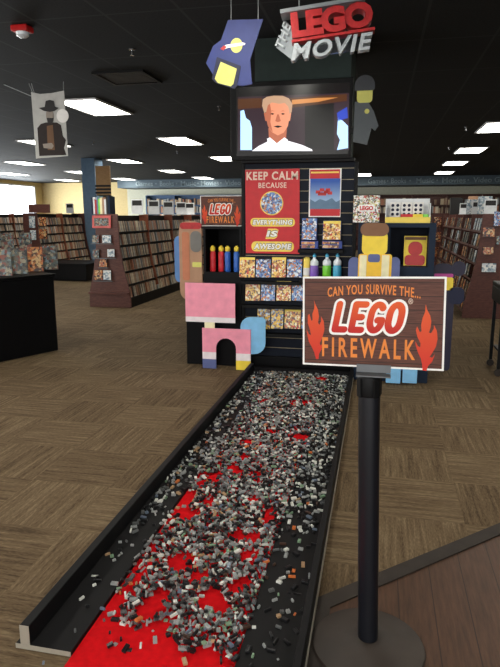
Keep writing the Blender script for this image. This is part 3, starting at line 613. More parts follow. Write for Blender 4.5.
# black cabinet on the left with an open cubby
Yc = 5.475
org = Vector((atY(214, 362, Yc).x, Yc, 0)); K = Plane(Yc, org)
cb = thing('black_cabinet', 'black display cabinet with squeeze bottles in its open cubby', 'cabinet', org)
bx0 = K.p(186.5, 330)[0]; bx1 = K.p(241.5, 330)[0]; ux0 = K.p(203.5, 250)[0]; ux1 = K.p(241.5, 250)[0]
z_b = K.p(214, 272)[1]; z_t = K.p(214, 229)[1]; z_mid = K.p(200, 305)[1]
MB().box(bx0, bx1, 0, 0.5, 0, z_mid).build('base', 'black_cabinet', cb, 0.004)
MB().box(ux0, ux1, 0, 0.5, z_mid, z_b).box(ux0, ux0 + 0.02, 0, 0.5, z_b, z_t).box(ux1 - 0.02, ux1, 0, 0.5, z_b, z_t).box(ux0, ux1, 0.48, 0.5, z_b, z_t).box(ux0, ux1, 0, 0.5, z_t, z_t + 0.025).build('cubby', 'black_cabinet', cb)
zz = org.z + z_b
bt = None
for i, (xa, xb, m, lab) in enumerate(((209.6, 216.2, 'bottle_red', 'red squeeze bottle with yellow cap, beside the cabinet wall'), (218, 224.3, 'bottle_red', 'red squeeze bottle with yellow cap, beside the blue bottle'), (224.6, 230.8, 'bottle_blue', 'blue squeeze bottle with yellow cap, beside the red bottle'), (233.3, 240, 'bottle_blue', 'blue squeeze bottle with yellow cap, apart beside the slatwall'))):
    p = atY((xa + xb) / 2, 260, Yc + 0.08); p.z = zz
    t = thing('squeeze_bottle', lab, 'bottle', p, 0, 'squeeze bottles in the black cubby')
    MB().lathe([(0.026, 0), (0.029, 0.006), (0.029, 0.06), (0.027, 0.08), (0.029, 0.10), (0.029, 0.175), (0.022, 0.192)], n=20).build('body', m, t)
    MB().lathe([(0.016, 0.192), (0.022, 0.196), (0.025, 0.203), (0.025, 0.228), (0.021, 0.236), (0.012, 0.238), (0.012, 0.247)], n=20).build('cap', 'board_yellow', t)
# second copy of the sign, on top of the cabinet
r = Plane(Yc + 0.02, (0, 0, 0)).rect(200.5, 242.5, 196, 226.5)
s2 = thing('cabinet_sign', 'smaller copy of the brown flame sign standing on the black cabinet', 'sign', ((r[0] + r[1]) / 2, Yc + 0.02, z_t + 0.025 + (r[3] - r[2]) / 2 + 0.002))
sign_face(s2, r[1] - r[0], r[3] - r[2], 0.01)
# ------------------------------------------------------------------ slate display unit on the right
Yr = 5.24
org = Vector((atY(392, 380, Yr).x, Yr, 0)); Q = Plane(Yr, org)
un = thing('slate_display_unit', 'slate blue display unit with a yellow book in its cubby', 'cabinet', org)
ux0 = Q.p(356, 300)[0]; ux1 = Q.p(432, 300)[0]; zt = Q.p(392, 223)[1]
qx0, qx1, qz0, qz1 = Q.rect(390, 428.5, 227.5, 267)
MB().box(ux0, ux1, 0, 0.5, 0, qz0).box(ux0, qx0, 0, 0.5, qz0, zt).box(qx1, ux1, 0, 0.5, qz0, zt).box(qx0, qx1, 0, 0.5, qz1, zt).build('body', 'slate_panel', un)
MB().box(qx0, qx1, 0.28, 0.30, qz0, qz1).build('cubby_back', 'slate_dark', un)
UTOP = zt
p = atY(414.5, 265, Yr + 0.12); p.z = qz0
bw = atY(426, 250, Yr + .12).x - atY(402.5, 250, Yr + .12).x; bh = 0.262
t = face_case('cubby_book', 'yellow book with a red shape standing in the slate cubby', 'book', p, bw, bh, 0.03, 'board_yellow', None, -0.1)
MB().prism(rrect(-0.06, 0.06, 0.09, 0.21, 0.05), -0.003, -0.0012, ).prism(rrect(-0.085, 0.085, 0.005, 0.095, 0.03), -0.003, -0.0012).build('red_shape', 'red_plastic', t)
MB().box(-0.09, 0.09, -0.0022, -0.0012, 0.225, 0.25).build('title_strip', 'brown_print', t)
# book with a mosaic cover
Yt = Yr + 0.14
l = atY(352.5, 222, Yt); r_ = atY(379.5, 222, Yt); h = atY(366, 195, Yt).z - UTOP
t = face_case('mosaic_book', 'white mosaic covered book with red lettering on the slate unit', 'book', ((l.x + r_.x) / 2, Yt, UTOP), r_.x - l.x, h, 0.03, 'book_mosaic', None, -0.06)
W2 = (r_.x - l.x) / 2
MB().prism(rrect(-W2 * 0.62, W2 * 0.62, h * 0.40, h * 0.66, 0.02), -0.003, -0.0012).build('title_plate', 'white_print', t)
text('lettering', 'LEGO', 'red_poster', t, (-W2 * 0.5, W2 * 0.5, h * 0.45, h * 0.61), -0.003, 0.001, 0.05)
# counter box with yellow lip and cells
l = atY(385.5, 210, Yt); r_ = atY(430, 210, Yt); W_ = r_.x - l.x; h = atY(408, 198.5, Yt).z - UTOP
t = thing('counter_box', 'white and yellow counter display box with dark round dots on the slate unit', 'display box', ((l.x + r_.x) / 2, Yt - 0.08, UTOP))
MB().box(-W_ / 2, W_ / 2, 0.14, 0.15, 0, h).box(-W_ / 2, -W_ / 2 + 0.008, 0, 0.14, 0, h * 0.8).box(W_ / 2 - 0.008, W_ / 2, 0, 0.14, 0, h * 0.8).box(-W_ / 2, W_ / 2, 0, 0.14, 0, 0.01).build('box', 'frame_white', t)
MB().box(-W_ / 2, W_ / 2, -0.006, 0, 0, h * 0.24).build('front_lip', 'yellow_print', t)
wd = MB(); dots = MB()
pk = []
for i, cx in enumerate((-0.28, -0.02, 0.24)):
    pp = MB(); pp.box((cx - 0.12) * W_, (cx + 0.12) * W_, 0.10, 0.12, 0.01, h * 0.86); o = pp.build('packet', 'white_print', t)
    dd = MB()
    for a in (-0.055, 0.055):
        for q in (0.36, 0.54, 0.72): dd.prism(ell((cx + a) * W_, q * h, 0.013, 0.013, 14), 0.097, 0.10)
    dd.build('dots', 'board_navy', o)
for x0_, x1_, m in ((-0.15, 0.12, 'red_poster'), (0.12, 0.34, 'board_yellow'), (0.35, 0.46, 'bottle_green')):
    MB().box(x0_ * W_, x1_ * W_, 0.03, 0.08, 0.01, h * 0.36).build('small_packet', m, t)
# ------------------------------------------------------------------ printed cardboard standees, plain colour blocks only
def standee(name, label, Y, px0, blocks, th=0.014, rot=None, z0=None):
    org = atY(px0[0], px0[1], Y)
    if z0 is not None: org.z = z0
    t = thing(name, label, 'standee', org); P = Plane(Y, org)
    for (pn, m, x0, x1, y0, y1, r, lay) in blocks:
        b = P.rect(x0, x1, y0, y1)
        MB().prism(rrect(*b, min(r, (b[1] - b[0]) * 0.49, (b[3] - b[2]) * 0.49)), -th * lay * 0.5 - th, -th * lay * 0.5).build(pn, m, t)
    return t, P
# pink block board over an arch
Yk = 5.36
org = Vector((atY(216, 366, Yk).x, Yk, 0)); P = Plane(Yk, org)
t = thing('pink_cardboard_standee', 'pink cardboard standee of a square panel over an arch beside the black cabinet', 'standee', org)
r = P.rect(186, 235.5, 283, 322)
zc = (r[2] + r[3]) / 2
MB().box(r[0], r[1], -0.02, -0.005, r[2] + 0.05, r[3]).build('square_panel', 'pink', t)
MB().box(r[0], r[1], -0.02, -0.005, r[2], r[2] + 0.05).build('white_band', 'pink_white', t)
n_ = P.rect(205, 215, 322, 329); MB().box(n_[0], n_[1], -0.016, -0.004, n_[2], n_[3] + 0.02).build('link_strip', 'vest_pale', t)
A = P.rect(203, 251, 328.5, 366.5); gx = P.rect(216.5, 236.5, 338, 366)
arch = [(A[0], A[2] + 0.14), (gx[0], A[2] + 0.14)] + [((gx[0] + gx[1]) / 2 + (gx[1] - gx[0]) / 2 * math.cos(math.radians(180 - 15 * i)), gx[3] - 0.1 + 0.1 * math.sin(math.radians(15 * i))) for i in range(13)] + [(gx[1], A[2] + 0.14), (A[1], A[2] + 0.14), (A[1], A[3]), (A[0], A[3])]
MB().prism(arch, -0.02, -0.005).build('arch_panel', 'pink', t)
for x0_, x1_, m in ((A[0], gx[0], 'mauve_blue'), (gx[1], A[1], 'board_yellow')):
    MB().box(x0_, x1_, -0.02, -0.005, A[2] + 0.07, A[2] + 0.14).build('white_band', 'pink_white', t)
    MB().box(x0_, x1_, -0.02, -0.005, 0.001, A[2] + 0.07).build('foot_band', m, t)
b = P.rect(240.5, 265.5, 317, 354)
MB().prism(rrect(*b, 0.10, tr=0.04, br=0.11, bl=0.02), -0.004, 0.006).build('blue_flap', 'sky_blue', t)
# tall standee with brown, yellow and orange blocks in front of the slate unit
t, P = standee('blocky_standee', 'cardboard standee of brown, yellow and orange blocks before the slate unit', 5.15, (374, 380),
    [('brown_block', 'brown_print', 360.5, 389, 223, 236, 0.06, 0.5), ('yellow_block', 'board_yellow', 362, 387.5, 231, 255, 0.05, 0), ('torso_panel', 'vest_yellow', 357, 390, 254, 345, 0.02, 0.5),
     ('side_panel', 'mauve_blue', 347.5, 359, 257, 330, 0.05, 0), ('side_panel', 'mauve_blue', 388, 398.5, 257, 330, 0.05, 0), ('pale_strip', 'vest_pale', 359, 366, 255, 300, 0.005, 1), ('pale_strip', 'vest_pale', 381, 388.5, 255, 300, 0.005, 1),
     ('grey_strip', 'mauve_blue', 368, 380, 254, 262, 0.02, 1), ('lower_panel', 'sky_blue', 362, 400, 330, 372, 0.01, 0), ('leg_panel', 'sky_blue', 386, 400.5, 366, 382.5, 0.004, 1), ('leg_panel', 'sky_blue', 402.5, 417, 366, 382.5, 0.004, 1), ('leg_link', 'mauve_blue', 386, 417, 352, 370, 0.004, 0)], z0=0.0)
# purple standee partly hidden behind the sign
t, P = standee('purple_standee', 'dark purple cardboard standee with a magenta stripe behind the brown sign', 5.42, (447, 366),
    [('dark_block', 'purple_dark', 431, 455, 263.5, 284, 0.08, 0), ('round_knob', 'purple_dark', 452, 465.5, 261, 276, 0.06, 0.3), ('magenta_stripe', 'magenta', 434, 453, 273.5, 277, 0.01, 1), ('yellow_panel', 'board_yellow', 439, 453, 277, 290, 0.02, 0.5),
     ('body_panel', 'purple_dark', 433, 452, 287, 370, 0.03, 0), ('side_panel', 'board_navy', 448, 464, 287, 304, 0.05, 0.5)], z0=0.0)
# printed standee with cape colours, left of the cabinet
t, P = standee('tan_standee', 'tan and blue printed cardboard standee with a red band on the black cabinet', 5.50, (188, 305),
    [('cape_panel', 'cape_blue', 175, 186, 236, 282, 0.05, 0), ('tan_panel', 'tan_print', 180, 202.5, 221, 300, 0.09, 0.3), ('red_band', 'sign_red', 180.5, 202, 222.5, 229, 0.03, 1), ('grey_panel', 'grey_text', 191, 202, 231, 252, 0.05, 1), ('tan_stripe', 'skin_orange', 183, 190, 232, 280, 0.02, 1),
     ('yellow_green_band', 'pale_yellow', 193, 202, 262, 267, 0.01, 1), ('grey_foot', 'grey_board', 187, 202, 296, 305, 0.01, 0)], z0=z_mid + 0.001)
# ------------------------------------------------------------------ television on the column
Yv = 5.40
org = atY(291, 162, Yv); P = Plane(Yv, org)
tv = thing('television', 'wide black television on the column showing a man in a white shirt', 'television', org)
r = P.rect(230.5, 352, 80, 159.5); MB().box(r[0], r[1], 0, 0.07, r[2], r[3]).build('housing', 'black_metal', tv, 0.006)
rs = P.rect(236.5, 349, 85, 155); MB().box(rs[0], rs[1], -0.002, 0, rs[2], rs[3]).build('screen', 'tv_black', tv)
MB().box(-0.2, 0.2, 0.07, 0.155, 0.25, 0.5).build('wall_bracket', 'black_metal', tv)
scr = tv.children[1]
def pic(name, pts, m, lay): return MB().prism([P.p(*q) for q in pts], -0.002 - 0.0008 * lay, -0.002).build(name, m, scr)
pic('dim_backdrop', [(238, 97), (349, 93), (349, 150), (238, 151)], 'tv_purple', 1)
pic('warm_band', [(238, 99), (262, 98), (262, 108), (238, 109)], 'tv_brown', 2); pic('warm_band', [(290, 98), (347, 94), (347, 101), (290, 108)], 'tv_brown', 2)
pic('warm_glare', [(292, 100), (318, 98), (338, 97.5), (318, 102), (292, 104.5)], 'tv_glare', 3)
pic('dark_doorway', [(305, 106), (334, 103), (334, 150), (305, 150)], 'tv_black', 2)
pic('lit_panel', [(240.5, 111), (244, 110), (246, 118), (250, 121), (252, 128), (252, 150), (240.5, 150)], 'tv_blue', 2)
pic('lit_panel', [(338, 118), (343, 121), (348, 126), (348, 148), (337, 150), (340, 140), (337, 134)], 'tv_blue', 3)
pic('blue_glow', [(337, 113), (347, 107), (348, 118), (338, 121)], 'tv_deepblue', 3)
pic('shirt', [(252, 151), (259, 146), (266, 142.5), (270, 140), (284, 140), (290, 141.5), (302, 145), (312, 149.5), (312.5, 151)], 'tv_white', 3)
pic('neck', [(268.5, 128), (287, 128), (286, 139), (280, 145), (273, 143), (269, 138)], 'tv_skin_dark', 4)
pic('collar', [(267, 139), (270, 137.5), (277, 143.5), (284.5, 137.5), (288, 140), (284, 147), (277, 145), (270, 147)], 'tv_white', 5)
pic('ear', [(264, 113), (266.5, 113), (267.5, 121), (265.5, 121)], 'tv_skin_dark', 5); pic('ear', [(289, 113), (291.3, 113), (290, 121), (288, 121)], 'tv_skin', 5)
pic('face', [(266, 106), (270, 101), (277, 99.5), (285, 101), (289, 107), (289.5, 117), (288, 126), (284, 132.5), (278, 135.5), (272.5, 132.5), (268, 126), (266, 117)], 'tv_skin', 6)
pic('cheek_shade', [(266, 106), (270, 103), (271.5, 112), (270.5, 122), (273, 132.5), (268, 126), (266, 117)], 'tv_skin_dark', 7)
pic('hair', [(264.5, 113), (262.3, 106), (263, 99.5), (267, 97), (274, 95.8), (283, 96), (289, 98.5), (292.5, 104), (291.8, 112), (289.6, 114), (288.4, 107), (285, 103.2), (279, 104), (272, 102.6), (268, 105.5), (266.4, 112)], 'tv_hair', 8)
for x in (272.5, 283): pic('eye', [(x - 2.2, 114), (x, 113.2), (x + 2.2, 114), (x, 115)], 'tv_black', 9); pic('brow', [(x - 2.8, 111.6), (x, 110.6), (x + 2.8, 111.4), (x, 111.4)], 'tv_skin_dark', 9)
pic('nose', [(277.4, 114.5), (279, 114.5), (281, 121.2), (278, 122.4), (275.4, 121.2)], 'tv_skin_dark', 9)
pic('mouth', [(273.6, 126.5), (278, 125.6), (282.4, 126.5), (278, 128)], 'tv_black', 9)
sb_ = P.rect(247, 343, 163.4, 166.2)
# small orange card by the television's left edge
p = atY(230, 112, Yv - 0.01)
# ------------------------------------------------------------------ hanging standees and the three dimensional title sign
Yh = 4.5
org = atZ(0, 0, 1); org = atY(230, 22, Yh); org.z = CZ; P = Plane(Yh, org)
t = thing('hanging_blue_board', 'tilted dark blue cardboard board with a pale disc emblem hanging from the ceiling', 'hanging board', org)
bl2 = [P.p(*q) for q in ((228, 20), (263, 19), (250, 60), (252, 84), (242, 86), (216, 80), (206, 63), (213, 46), (221, 40))]
MB().prism(bl2, 0, 0.012).build('board', 'board_blue', t)
MB().prism([P.p(*q) for q in ((217, 57), (241, 66), (237, 86), (234.5, 89), (216, 83), (212, 79))], -0.004, 0).build('dark_panel', 'board_navy', t)
MB().prism([P.p(*q) for q in ((221, 62), (237, 69), (233.5, 84), (231, 86.5), (218, 83), (215, 79))], -0.007, -0.004).build('yellow_panel', 'pale_yellow', t)
MB().prism(ell(*P.p(236.5, 45.5), 0.045, 0.05), -0.003, 0).build('emblem_disc', 'pale_yellow', t)
MB().prism([P.p(*q) for q in ((221, 48.5), (226, 45), (243, 42.5), (245.5, 43.5), (245, 45), (228, 48), (223, 50))], -0.005, -0.003).build('emblem_swoosh', 'pink_white', t)
MB().prism([P.p(*q) for q in ((220.5, 49), (224, 45.5), (227, 47), (223.5, 50.5))], -0.006, -0.005).build('emblem_tip', 'sign_red', t)
st = MB()
for q in ((231, 22), (258, 21)): a = P.p(*q); st.tube((a[0], 0.006, a[1] - 0.02), (a[0], 0.006, 0), 0.003, 6)
st.build('strings', 'string', t)
Yl = 4.4
cpt = atY(326, 36, Yl)
t = thing('hanging_title_sign', 'red and white three dimensional block letter sign hanging from the ceiling', 'sign', cpt)
Rm = Matrix.Rotation(math.radians(-6), 4, 'Y') @ Matrix.Rotation(math.radians(4), 4, 'Z')
k = (atY(372, 36, Yl).x - atY(280, 36, Yl).x) / 92
def q_(x, y): return (x - 326) * k, (36 - y) * k
def bxx(x0, x1, y0, y1): a = q_(x0, y1); b = q_(x1, y0); return a[0], b[0], a[1], b[1]
text('upper_word', 'LEGO', 'sign_red', t, bxx(293, 372, 14, 38), 0, 0.10, 0.06, 0, 0.92, m=Rm)
bb = bxx(292, 373, 38.5, 41); MB().box(bb[0], bb[1], -0.098, 0.0, bb[2], bb[3], Rm).build('red_bar', 'sign_red', t)
text('lower_word', 'MOVIE', 'sign_white', t, bxx(290, 371, 42, 58), -0.03, 0.06, 0.03, 0.25, 1.12, m=Rm)
bb = bxx(292, 371, 44, 54); MB().box(bb[0] + 0.02, bb[1] - 0.02, -0.028, 0.0, bb[2], bb[3], Rm).build('backing', 'helmet_grey', t)
# left side word on a slanted panel
TLp, BLp, BRp, TRp = [atY(x, y, Y) - cpt for x, y, Y in ((285.5, 21, Yl + 0.12), (276, 47.5, Yl + 0.12), (291.5, 59.5, Yl - 0.05), (297, 37, Yl - 0.05))]
nq = (BRp - BLp).cross(TLp - BLp).normalized()
if nq.y > 0: nq = -nq
sp_ = MB(); c4 = [TLp, BLp, BRp, TRp]
sp_.add(c4 + [v - nq * 0.02 for v in c4], [(0, 1, 2, 3), (7, 6, 5, 4)] + [(i, (i + 1) % 4, (i + 1) % 4 + 4, i + 4) for i in range(4)]); sp_.build('side_panel', 'sign_grey', t)
text('side_word', 'THE', 'sign_white', t, (0.05, 0.97, 0.0, 1.0), 0, 0.02, 0.02, 0, 1.1, quad=(BLp + (BRp - BLp) * 0.50, TLp - BLp, (BLp - BRp) * 0.46, nq))
bb = bxx(283, 366, 7.5, 11); MB().box(bb[0], bb[1], -0.06, 0.10, bb[2], bb[3], Rm).build('hanger_bar', 'sign_grey', t)
st = MB()
for x in (298, 352):
    a = q_(x, 9); st.tube((a[0], 0.02, a[1]), (a[0], 0.02, CZ - cpt.z), 0.004, 6)
st.build('strings', 'string', t)
# dark grey board hung at the television's right side
Yg = 5.36
org = atY(363, 145, Yg); P = Plane(Yg, org)
t = thing('hanging_grey_board', 'grey cardboard board with dark cap and yellow patch hung beside the television', 'hanging board', org)
MB().prism([P.p(*q) for q in ((355, 102), (368, 101.5), (374, 112), (378.5, 126), (375, 131), (371.5, 128), (367, 145), (353, 142))], -0.012, 0).build('board', 'grey_board', t)
MB().prism(rrect(*P.rect(357, 372.5, 87, 103), 0.03), -0.016, -0.002).build('yellow_panel', 'pale_yellow', t)
MB().prism(rrect(*P.rect(355, 375, 75.5, 91), 0.08, bl=0.01, br=0.02), -0.024, -0.004).build('dark_cap', 'helmet_grey', t)
MB().prism(ell(*P.p(367, 111.5), 0.02, 0.02, 16), -0.014, -0.012).build('badge', 'pale_yellow', t)
MB().box(-0.12, -0.02, 0.0, 0.02, 0.1, 0.14).build('bracket', 'black_metal', t)
# ------------------------------------------------------------------ bookcases with tilted shelves
random.seed(21)
sv, sf, sm_ = [], [], []
NIND = [0]
spine_me = {}
def spine_mesh(ci, w_, h_, d_):
    key = (ci, w_, h_)
    if key not in spine_me:
        b = MB().box(-d_, 0, 0, w_, 0, h_); me = bpy.data.meshes.new('packed_case'); me.from_pydata(b.v, [], b.f); me.materials.append(M['spine_tone_%d' % ci]); spine_me[key] = me
    return spine_me[key]
def spine(loc, rz, lean_, w_, h_, individual, label, group):
    ci = random.randrange(8)
    m = Matrix.Translation(loc) @ Matrix.Rotation(rz, 4, 'Z') @ Matrix.Rotation(lean_, 4, 'Y')
    if individual and NIND[0] < 270:
        NIND[0] += 1
        o = bpy.data.objects.new('packed_case', spine_mesh(ci, w_, h_, 0.13)); COL.objects.link(o); o.matrix_world = m
        tag(o, label, 'disc case', group)
    else:
        b = MB().box(-0.13, 0, 0, w_, 0, h_); k = len(sv)
        sv.extend(tuple(m @ Vector(q)) for q in b.v); sf.extend(tuple(i + k for i in f) for f in b.f); sm_.extend([ci] * len(b.f))
def gondola(label, loc, rz, length, ends, H_=1.48, near_bays=0, wid=0.36, nsh=6, bay=1.25, tones='shelf_wood', individual_label=None, other=True):
    """a bookcase running along +y from loc, shelves facing +x (local), flared base"""
    t = thing('bookcase', label, 'bookcase', loc, rz)
    Mw = Matrix.Translation(loc) @ Matrix.Rotation(rz, 4, 'Z')
    prof = [(0, 0), (wid, 0), (wid, 0.07), (wid * 0.97, 0.25), (wid * 0.72, 0.62), (wid * 0.57, 0.95), (wid * 0.52, H_), (0, H_)]
    full = [(-x, z) for x, z in reversed(prof[1:-1])] + prof[1:-1]
    MB().prism(full, -0.03, 0.0).build('end_panel', tones, t, 0.004)
    MB().prism(full, length, length + 0.03).build('end_panel', tones, t)
    MB().box(-0.02, 0.02, 0, length, 0.1, H_ - 0.02).build('spine_panel', 'black_cabinet', t)
    MB().box(-wid * 0.96, wid * 0.96, 0.001, length - 0.001, 0.0, 0.14).build('kick', 'black_cabinet', t)
    zs = [0.15 + i * (H_ - 0.26 - 0.0) / (nsh - 0.15) for i in range(nsh)]
    def xout(z):
        for (xa, za), (xb, zb) in zip(prof[1:], prof[2:]):
            if za <= z <= zb: return xa + (xb - xa) * (z - za) / max(1e-6, zb - za)
        return prof[-2][0]
    for side in ((1, -1) if other else (1,)):
        for i, z in enumerate(zs):
            xo = xout(z + 0.05) - 0.01
            m = Matrix.Translation((side * (xo), 0, z))
            MB().box(min(0.03 * side, side * xo), max(0.03 * side, side * xo), 0.001, length - 0.001, z - 0.015, z).box(min(side * (xo - 0.012), side * xo), max(side * (xo - 0.012), side * xo), 0.001, length - 0.001, z, z + 0.012).build('shelf', 'black_cabinet', t)
    nb = max(1, round(length / bay)); bl_ = length / nb
    for j in range(1, nb):
        MB().prism([(x * 0.985, z) for x, z in prof if z > 0.0 or x > 0] if False else [(0.021, 0.14)] + [(x * 0.99, max(z, 0.14)) for x, z in prof[3:-1]] + [(0.021, H_ - 0.01)], j * bl_ - 0.012, j * bl_ + 0.012).build('divider', 'divider_wood', t)
    rowname = ['lowest', 'second lowest', 'third lowest', 'third from top', 'second from top', 'top']
    for i, z in enumerate(zs):
        xo = xout(z + 0.05) - 0.026
        for j in range(nb):
            y = j * bl_ + 0.03; near = j < near_bays
            while y < (j + 1) * bl_ - 0.05:
                w_ = random.choice((0.014, 0.018, 0.022, 0.026)) if near else random.choice((0.03, 0.036, 0.044))
                if near: w_ += 0.008
                h_ = random.choice((0.17, 0.18, 0.19, 0.195)); 
                if random.random() < 0.05: y += 0.05; continue
                loc_ = Mw @ Vector((xo, y, z + 0.001))
                spine(loc_, rz, -0.16 + random.uniform(-.02, .02), w_ - 0.0015, min(h_, (zs[1] - zs[0]) - 0.03), near and individual_label, 'one packed disc case on the %s shelf of the %s' % (rowname[min(i, 5)], individual_label), 'disc cases on the %s shelf of the %s' % (rowname[min(i, 5)], individual_label))
                y += w_
    return t, zs, xout
g1, zs, xout = gondola('brown bookcase with a pink framed card on its flared end', (-4.2, 8.78, 0), 0, 5.0, 1, near_bays=1, individual_label='pink card bookcase', other=False)
# items on the end panel
Ye = 8.74
def end_item(xa, xb, ya, yb, m, label, Y=Ye, group='cases on the bookcase end panel', name='face_out_case', T_=0.015):
    a = atY((xa + xb) / 2, yb, Y); W_ = atY(xb, yb, Y).x - atY(xa, yb, Y).x; h = atY((xa + xb) / 2, ya, Y).z - a.z
    return face_case(name, label, 'disc case', (a.x, Y - T_ - 0.012, a.z), W_, h, T_, m, group, -0.05)
fr = end_item(93, 111.5, 215.5, 228, 'cover_dark', 'pink framed card at the top of a flared bookcase end', name='framed_card', group=None)
for c in fr.children:
    if c.name.startswith('case'): remat(c, 'pink_card')
fr.children[1].scale = (0.8, 1, 0.66); fr.children[1].location.z = 0.03; fr['category'] = 'card'
for a in ((93, 100, 235, 243, 'cover_dark', 'dark case beside the white one under the pink framed card'), (103, 112, 235, 243, 'cover_pale', 'white case under the pink framed card'), (93.5, 100, 249.5, 257.5, 'cover_dark', 'dark case in the middle row under the pink framed card'),
          (108, 115.5, 249, 257, 'cover_pale', 'pale case in the middle row under the pink framed card'), (100, 108, 259, 267, 'cover_warm', 'single reddish case between two rows on the flared bookcase end'), (95, 103.5, 270, 280, 'cover_warm', 'orange case in the lowest rack of the pink card bookcase'), (104, 112, 270, 280, 'cover_pale', 'pale case in the lowest rack of the pink card bookcase')): end_item(*a)
rk = MB()
for xa, xb, y in ((92, 113, 243.4), (92.5, 116.5, 258), (99, 109, 267.5), (94, 113, 280.6)):
    a, c = atY(xa, y, Ye), atY(xb, y, Ye); rk.box(a.x + 4.2, c.x + 4.2, -0.075, -0.03, a.z - 0.008, a.z)
rk.build('wire_racks', 'steel', g1)
MB().box(-0.34, 0.34, -0.10, -0.031, 0.22, 0.25).build('foot_ledge', 'shelf_wood', g1, 0.004)
# other bookcases behind, at the left
g2, _, _ = gondola('brown bookcase topped by a header board beyond the black table', (-8.2, 13.0, 0), 0, 2.3, 1, H_=1.52, bay=1.3, individual_label=None, other=False)
g3, _, _ = gondola('brown bookcase under the bright window beyond the black table', (-10.9, 13.6, 0), 0, 7.5, 1, H_=1.52, bay=1.3, other=False)
# header and cards on the second bookcase end
hb = tag(MB().box(atY(29, 211, 12.95).x, atY(50, 211, 12.95).x, 12.93, 12.96, 1.523, 1.72).build('header_board', 'shelf_wood'), 'brown header board on top of a bookcase beyond the black table', 'sign')
for (xa, xb, ya, yb, m, lab) in ((30, 36, 216, 228, 'cover_pale', 'white case on the end below the header board'), (31, 37, 230, 240, 'cover_pale', 'pale case below the white one under the header board'), (40, 47, 217, 226, 'cover_warm', 'brown case beside the white one under the header board'), (40, 48, 229, 239, 'cover_warm', 'red brown case below the brown one under the header board')):
    end_item(xa, xb, ya, yb, m, lab, 12.94, 'cases on the second bookcase end')
# bookcase at the right with face-out cases
rb_ = thing('bookcase', 'dark brown bookcase with flared end beside the black cart', 'bookcase', (1.78, 8.9, 0))
prof = [(-0.56, 0), (-0.56, 0.05), (-0.55, 0.2), (-0.48, 0.5), (-0.41, 0.9), (-0.37, 1.48)]
full = prof + [(-x, z) for x, z in reversed(prof)]
MB().prism(full, 0, 0.03).build('end_panel', 'shelf_wood', rb_, 0.004); MB().prism(full, 5.3, 5.33).build('end_panel', 'shelf_wood', rb_)
MB().box(-0.02, 0.02, 0.03, 5.3, 0.02, 1.46).build('spine_panel', 'black_cabinet', rb_)
def xl(z):
    for (xa, za), (xb, zb) in zip(prof, prof[1:]):
        if za <= z <= zb: return xa + (xb - xa) * (z - za) / max(1e-6, zb - za)
    return prof[-1][0]
zr = [0.08, 0.31, 0.54, 0.77, 1.0, 1.23]
for z in zr: MB().box(xl(z + 0.03) + 0.01, -0.021, 0.031, 5.299, z - 0.015, z).box(xl(z + 0.03) + 0.01, xl(z + 0.03) + 0.02, 0.031, 5.299, z, z + 0.015).build('shelf', 'shelf_wood', rb_)
for j in range(1, 5): MB().prism([(x * 0.985, max(z, 0.02)) for x, z in prof[1:]] + [(-0.021, 1.47), (-0.021, 0.02)], j * 1.06 - 0.01, j * 1.06 + 0.01).build('divider', 'shelf_wood', rb_)
CV = ['cover_dark', 'cover_warm', 'cover_pale', 'cover_dark', 'cover_dark', 'cover_warm']
fc0 = {}
for i, z in enumerate(zr):
    for j in range(5):
        for q in range(4):
            if random.random() < 0.1: continue
            y = j * 1.06 + 0.13 + q * 0.245; m = random.choice(CV)
            loc = Vector((1.78 + xl(z + 0.03) + 0.024, 8.9 + y + random.uniform(-.02, .02), z + 0.001))
            lab = 'face out disc case, %s shelf, %s bay of the bookcase beside the cart' % (['lowest', 'second lowest', 'third lowest', 'third from top', 'second from top', 'top'][i], ['first', 'second', 'third', 'fourth', 'fifth'][j])
            if m not in fc0:
                fc0[m] = face_case('face_out_case', lab, 'disc case', loc, 0.16, 0.19, 0.016, m, None); o = fc0[m]
            else: o = dup(fc0[m], loc, label=lab)
            o['group'] = lab.replace('disc case', 'disc cases'); o.rotation_euler = (-0.16, 0, -math.pi / 2)
for a in ((482, 494, 227.5, 237, 'cover_warm', 'orange case high on the end of the bookcase beside the cart'), (482, 493, 247, 254.5, 'cover_warm', 'brown case mid height on the bookcase end beside the cart'), (481, 495.5, 263, 272, 'cover_pale', 'pale blue case low on the bookcase end beside the cart'), (493, 505, 211.5, 226, 'cover_blue', 'blue case at the top of the bookcase end beside the cart'), (495.5, 507, 236, 244.5, 'cover_dark', 'dark case behind the brown one on the bookcase end beside the cart')):
    end_item(*a, Y=8.9, group='cases on the bookcase end beside the cart')
# narrow rack beyond, between the slate unit and the right bookcase
nr_ = thing('narrow_rack', 'narrow dark rack with orange cases behind the slate unit', 'rack', (atY(437.5, 250, 14.6).x, 14.6, 0))
MB().box(-0.17, 0.17, 0, 0.05, 0, 1.5).box(-0.2, 0.2, -0.05, 0.25, 0, 0.05).build('frame', 'shelf_wood', nr_)
for i, y in enumerate((222, 237, 252, 267)):
    end_item(433.5, 441, y - 5, y + 5, 'cover_warm', 'orange case, %s from the top on the narrow rack' % ['first', 'second', 'third', 'fourth'][i], 14.6, 'cases on the narrow rack')
